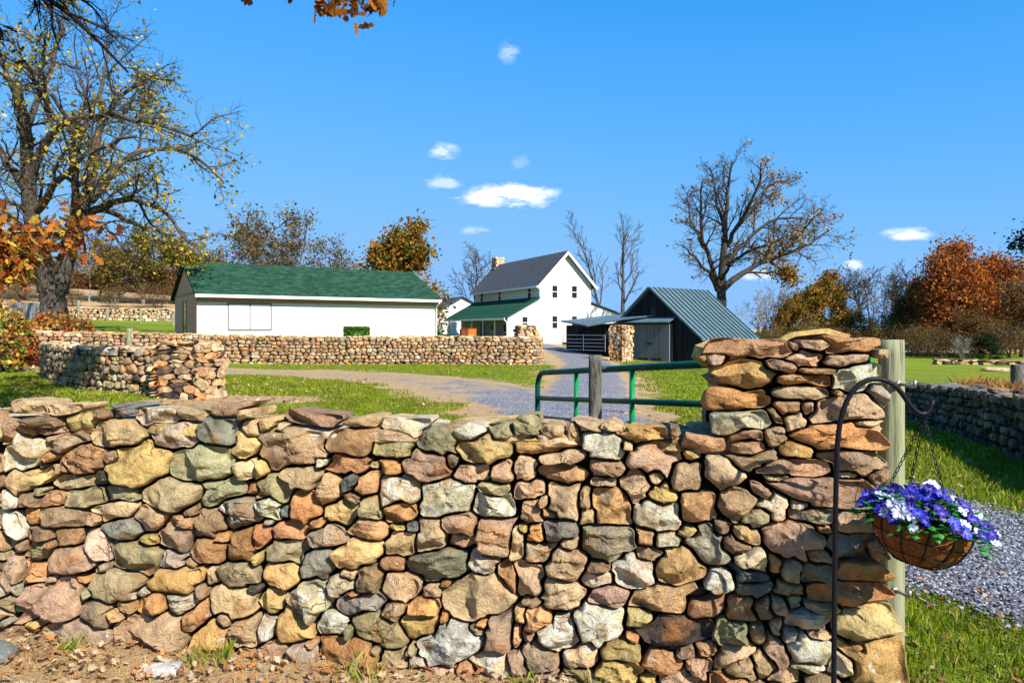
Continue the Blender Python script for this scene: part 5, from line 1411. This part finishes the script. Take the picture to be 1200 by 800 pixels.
ORS = [(.42,.16,.02), (.46,.24,.04), (.30,.09,.02), (.22,.05,.015), (.40,.27,.06)]
for px, d, rx, h, cols, lb, sd in ((58, 31.6, .9, 1.9, ORS, 'orange leaved shrub wrapped round the left base of the walnut trunk', 11), (86, 31.8, .85, 1.9, ORS+BROWN, 'rusty shrub at the right base of the walnut trunk', 12),
        (28, 30.6, 1.0, 1.4, ORS[:2]+[(.5,.33,.11), (.46,.30,.14)], 'pale tan and orange shrub before the grey board fence', 13), (4, 24.0, .85, 2.3, ORS+GREEN[1:3]+[(.36,.32,.05), (.42,.34,.06)], 'yellow, orange and green shrub at the left edge', 14),
        (16, 26.5, .9, 1.7, ORS+RUST, 'dark red and orange shrub before the left end of the garage wall', 15), (52, 27.2, .8, .8, RUST+ORS[2:4], 'low dark red groundcover shrub beside the shaded wall end', 16)):
    x, y, _ = P(px, 385, d); leafy_shrub('shrub', lb, x, y, rx, rx, h, cols, 900, .17, seed=sd, grp='autumn shrubs at the left')

# grass and litter
def blades(name, regions, cols, seed, lean=.45, mat='grass', leafy=False, avoid_road=True, kind='stuff'):
    rg = np.random.default_rng(seed); Vs, Cs = [], []
    for (x0, x1, y0, y1, n, hgt, wid, cond) in regions:
        x = rg.uniform(x0, x1, n); y = rg.uniform(y0, y1, n); ok = cond(x, y)
        if avoid_road:
            rdd = road_dist(x, y); nzz = np.array([mnoise.noise(Vector((a*.9, b*.9, 1.7))) for a, b in zip(x, y)])
            ok &= (rdd+nzz*.9) > .25
            ok &= np.exp(-((x+5.8)/2.6)**2-((y-15.2)/1.6)**2)+nzz*.5 < .55
        # patchiness
        x, y = x[ok], y[ok]; m = len(x)
        if not m: continue
        z = H(x, y); pn = np.array([mnoise.noise(Vector((a*1.3, b*1.3, 8.1))) for a, b in zip(x, y)])
        hh = hgt*rg.uniform(.5, 1.3, m)*(1+.5*pn); a = rg.uniform(0, 6.28, m); ww = wid*rg.uniform(.6, 1.3, m)
        ld = rg.uniform(0, 6.28, m); ll = hh*lean*rg.uniform(.3, 1.6, m)
        dx, dy = np.cos(a)*ww/2, np.sin(a)*ww/2
        b = np.stack([x, y, z-.004], -1); s = np.stack([dx, dy, 0*dx], -1)
        mid = b+np.stack([np.cos(ld)*ll*.35, np.sin(ld)*ll*.35, hh*.6], -1); tip = b+np.stack([np.cos(ld)*ll, np.sin(ld)*ll, hh], -1)
        V = np.stack([b-s, b+s, mid+s*.75, tip, mid-s*.75], 1).reshape(-1, 3); Vs.append(V)
        cl = np.array(cols)[rg.integers(len(cols), size=m)]*(rg.uniform(.7, 1.3, m)*(1+.35*pn))[:, None]
        Cs.append(np.repeat(cl, 5, 0))
    V = np.vstack(Vs); mb = MB(); mb.add(V, np.arange(len(V)).reshape(-1, 5), np.vstack(Cs))
    return mb.build(name, M[mat], None, kind=kind)
T_ = lambda x, y: np.ones(x.shape, bool)
GC = [(.12,.185,.007), (.16,.225,.009), (.08,.13,.006), (.21,.24,.014), (.33,.26,.07), (.14,.20,.009), (.18,.24,.011), (.11,.16,.008), (.27,.24,.04)]
behind = lambda x, y: y > 3.33-.18*x+.62
blades('lawn_grass', [(1.72, 5.2, 1.8, 5.2, 30000, .055, .007, T_), (2.2, 9.5, 5.2, 9.5, 26000, .07, .011, T_), (2.0, 9.6, 9.5, 18, 30000, .075, .020, lambda x, y: x < 5.6+(y-6.4)*.30),
  (-6, 2.5, 8.2, 16, 60000, .052, .014, T_), (-16, -3, 10.5, 24, 60000, .065, .02, T_), (-10, 2, 16, 31, 36000, .045, .024, T_), (2.5, 9, 18, 42, 24000, .05, .034, T_)], GC, 5)
blades('weeds', [(-2.4, .5, 2.9, 3.8, 5000, .085, .005, lambda x, y: (np.abs(y-(3.33-.18*x-.10)) < .09) & (np.sin(x*7.3)+np.sin(x*17.1+1) > .75)), (-3.2, .5, 2.7, 3.8, 2500, .035, .005, lambda x, y: (y < 3.33-.18*x-.05) & (np.sin(x*5.1+y*9)+np.sin(x*13.7-y*4) > .7))], [(.17,.24,.02), (.26,.27,.04), (.40,.32,.12), (.12,.18,.015)], 17, .7)
blades('dry_grass', [(-3.4, .5, 2.7, 4.0, 6000, .035, .004, lambda x, y: y < 3.33-.18*x-.03), (14.0, 19, 22, 27, 7000, .62, .035, lambda x, y: np.hypot((x-16.6)/1.7, (y-24)/1.6) < 1)], [(.42,.22,.06), (.46,.28,.09), (.34,.13,.03), (.25,.10,.03)], 7, .6)
def litter(name, regions, cols, seed, size):
    rg = np.random.default_rng(seed); V, Cc = [], []
    for (x0, x1, y0, y1, n, sz, cond) in regions:
        x = rg.uniform(x0, x1, n); y = rg.uniform(y0, y1, n); ok = cond(x, y); x, y = x[ok], y[ok]; z = H(x, y)
        for a, b, c in zip(x, y, z):
            nrm = np.array([rg.normal(0, .45), rg.normal(0, .45), 1.0]); nrm /= np.linalg.norm(nrm)
            u = rand_perp(nrm, rg); v = np.cross(nrm, u); s = sz*rg.uniform(.6, 1.3); q = np.array([a, b, c+.012+rg.uniform(0, .03)])
            col = np.array(cols[rg.integers(len(cols))])*rg.uniform(.7, 1.25); cu = rg.uniform(-.3, .5)
            pts = [q+u*s*p1+v*s*p2+nrm*s*cu*(p1*p1+p2*p2) for p1, p2 in ((-.5, 0), (-.28, .26), (-.1, .14), (.1, .36), (.25, .15), (.55, 0), (.25, -.15), (.1, -.36), (-.1, -.14), (-.28, -.26))]
            V += pts; Cc += [(*col, 0)]*10
    V = np.array(V); mb = MB(); mb.add(V, np.arange(len(V)).reshape(-1, 10), np.array(Cc)); return mb.build(name, M['dry'], None, kind='stuff')
front = lambda x, y: y < 3.33-.18*x+.02
litter('fallen_leaves', [(-3.3, .6, 2.7, 3.95, 2000, .042, front), (1.8, 4.6, 2.3, 5.0, 520, .05, T_), (2.6, 9, 5.2, 14, 900, .07, T_), (-16, -4, 11, 22, 1500, .10, T_), (-6, 3, 8.5, 16, 500, .08, T_), (-24, -15, 24, 31, 1200, .16, T_)],
       [(.34,.18,.08), (.26,.12,.05), (.42,.28,.15), (.18,.09,.045), (.47,.35,.21), (.36,.14,.04), (.40,.30,.19)], 8, .06)
# loose stones of the drive close to the camera
mb = MB(); rg = np.random.default_rng(12); R = RS[0]; TV = ICO2_V[:]; 
_bm = bmesh.new(); bmesh.ops.create_icosphere(_bm, subdivisions=1, radius=1); T1 = np.array([v.co[:] for v in _bm.verts]); T1F = np.array([[v.index for v in f.verts] for f in _bm.faces]); _bm.free()
xx = rg.uniform(1.9, 5.6, 70000); yy = 2.9+rg.uniform(0, 1, 70000)**1.3*5.7; rr_ = road_dist(xx, yy); ok = rr_ < -.06+.15*rg.normal(size=70000)*.8; xx, yy = xx[ok], yy[ok]; zz = H(xx, yy)+.03
PEB = [(.085,.087,.10), (.14,.143,.165), (.20,.205,.23), (.29,.285,.30), (.11,.113,.135), (.06,.06,.07)]
for a, b, c in zip(xx, yy, zz):
    s = rg.uniform(.005, .014)*np.array([1.2, 1, .7])*rg.uniform(.7, 1.3, 3); V = T1*rg.uniform(.7, 1.15, (len(T1), 1))*s; th_ = rg.uniform(0, 6.28); V[:, :2] = V[:, :2]@rot2(th_).T
    mb.add(V+(a, b, c), T1F, (*(np.array(PEB[rg.integers(6)])*rg.uniform(.8, 1.25)), 0))
def mat_pebble():
    t = NT('crushed_stone'); col, al = t.attr(); return t.done(t.mix(.6, col, t.ramp(t.noise(120, 3), [(.3, .6), (.7, 1.4)]), 'MULTIPLY'), .9)
M['pebble'] = mat_pebble(); mb.build('loose_gravel', M['pebble'], None, kind='stuff')

# ------------------------------------------------------------------ light, sky, camera
SUN = Vector((.5, -.66, .645)).normalized()
sd = bpy.data.lights.new('sun', 'SUN'); sd.energy = 5.0; sd.angle = math.radians(.5); sd.color = (1.0, .96, .90)
so = bpy.data.objects.new('sun', sd); COL.objects.link(so); so.rotation_euler = (-SUN).to_track_quat('-Z', 'Y').to_euler(); so.location = (10, -15, 20)
w = bpy.data.worlds.new('World'); SC.world = w; w.use_nodes = True; nt = w.node_tree; N = nt.nodes; L = nt.links
bg = N['Background']; sky = N.new('ShaderNodeTexSky'); sky.sky_type = 'NISHITA'; sky.sun_disc = False
sky.sun_elevation = math.asin(SUN.z); sky.sun_rotation = math.atan2(SUN.x, SUN.y); sky.air_density = 1.0; sky.dust_density = .35; sky.ozone_density = 2.2
SKY_STR = .089
sc_ = N.new('ShaderNodeVectorMath'); sc_.operation = 'SCALE'; sc_.inputs['Scale'].default_value = .16; L.new(sky.outputs[0], sc_.inputs[0])
cv = N.new('ShaderNodeRGBCurve'); L.new(sc_.outputs[0], cv.inputs['Color']); cv.mapping.use_clip = False     # the deep azure of the photograph
for ch, pts in enumerate((((0, 0), (.16, .019), (.23, .066), (.62, .21), (1, .24)), ((0, 0), (.32, .315), (.43, .385), (.83, .49), (1, .50)), ((0, 0), (.60, .86), (.76, .92), (1, .92)))):
    c_ = cv.mapping.curves[ch]
    while len(c_.points) > 2: c_.points.remove(c_.points[1])
    c_.points[0].location = pts[0]; c_.points[1].location = pts[-1]
    for p_ in pts[1:-1]: c_.points.new(*p_)
cv.mapping.update()
hs = N.new('ShaderNodeVectorMath'); hs.operation = 'SCALE'; hs.inputs['Scale'].default_value = 1/.16; L.new(cv.outputs[0], hs.inputs[0])
tc = N.new('ShaderNodeTexCoord')
def vm(op, a, b=None):
    x = N.new('ShaderNodeVectorMath'); x.operation = op; L.new(a, x.inputs[0])
    if b is not None:
        if hasattr(b, 'is_linked'): L.new(b, x.inputs[1])
        else: x.inputs[1].default_value = b
    return x
def mt(op, a, b=0.0, clamp=False):
    x = N.new('ShaderNodeMath'); x.operation = op; x.use_clamp = clamp
    for s_, v_ in ((x.inputs[0], a), (x.inputs[1], b)):
        if hasattr(v_, 'is_linked'): L.new(v_, s_)
        else: s_.default_value = v_
    return x.outputs[0]
# a handful of small fair weather clouds, each a patch of the sky in its own direction
CL = [(594,230,46,11,1.0), (628,225,24,5,.7), (520,177,15,8,.5), (520,212,18,7,.4), (596,62,10,9,.3), (557,271,13,4,.35), (1066,275,22,6,.75), (1000,311,9,5,.6), (888,322,18,6,.55), (610,190,10,6,.15)]
nz_ = N.new('ShaderNodeTexNoise'); nz_.inputs['Scale'].default_value = 38; nz_.inputs['Detail'].default_value = 7; nz_.inputs['Roughness'].default_value = .6
mpn = N.new('ShaderNodeMapping'); mpn.inputs['Scale'].default_value = (1, 1, 2.4); L.new(tc.outputs['Generated'], mpn.inputs[0]); L.new(mpn.outputs[0], nz_.inputs['Vector'])
sepn = N.new('ShaderNodeSeparateXYZ'); L.new(tc.outputs['Generated'], sepn.inputs[0])
nzw = N.new('ShaderNodeTexNoise'); nzw.inputs['Scale'].default_value = 12; nzw.inputs['Detail'].default_value = 4; L.new(tc.outputs['Generated'], nzw.inputs['Vector'])
total = None
for px, py, rw, rh, op_ in CL:
    dirv = Vector(((px-600)/F, 1, (385-py)/F)); dl = dirv.length; dirv /= dl
    ex = Vector((1, 0, 0)); ex = (ex-dirv*ex.dot(dirv)).normalized(); ez = ex.cross(dirv)
    a = vm('DOT_PRODUCT', tc.outputs['Generated'], tuple(ex)).outputs['Value']; b = vm('DOT_PRODUCT', tc.outputs['Generated'], tuple(ez)).outputs['Value']; c = vm('DOT_PRODUCT', tc.outputs['Generated'], tuple(dirv)).outputs['Value']
    qa = mt('DIVIDE', a, rw/F/dl); qb = mt('DIVIDE', b, rh/F/dl)
    qb = mt('ADD', qb, mt('MULTIPLY', mt('SUBTRACT', nzw.outputs['Fac'], .5), 1.6))
    r2 = mt('ADD', mt('MULTIPLY', qa, qa), mt('MULTIPLY', qb, qb))
    v = mt('MULTIPLY', mt('POWER', 2.718, mt('MULTIPLY', r2, -.8)), mt('ADD', mt('MULTIPLY', mt('SUBTRACT', nz_.outputs['Fac'], .5), 3.4), .85))
    v = mt('MULTIPLY', mt('MULTIPLY', mt('SUBTRACT', v, .16), 1.9, True), op_); v = mt('MULTIPLY', v, mt('GREATER_THAN', c, 0.5))
    total = v if total is None else mt('MAXIMUM', total, v)
mxc = N.new('ShaderNodeMix'); mxc.data_type = 'RGBA'; L.new(total, mxc.inputs[0]); L.new(hs.outputs[0], mxc.inputs[6]); mxc.inputs[7].default_value = (7.6, 7.6, 7.8, 1)
L.new(mxc.outputs[2], bg.inputs['Color']); bg.inputs['Strength'].default_value = SKY_STR

cam = bpy.data.cameras.new('camera'); co = bpy.data.objects.new('camera', cam); COL.objects.link(co)
co.location = (0, 0, CAMZ); co.rotation_euler = (math.radians(90), 0, 0)
cam.sensor_width = 36; cam.lens = 36*F/1200; cam.shift_y = -15/1200; cam.clip_end = 6000; cam.clip_start = .05
SC.camera = co
SC.view_settings.view_transform = 'Standard'; SC.view_settings.look = 'None'; SC.view_settings.exposure = 1.0; SC.view_settings.gamma = 1.0
SC.view_settings.use_curve_mapping = False
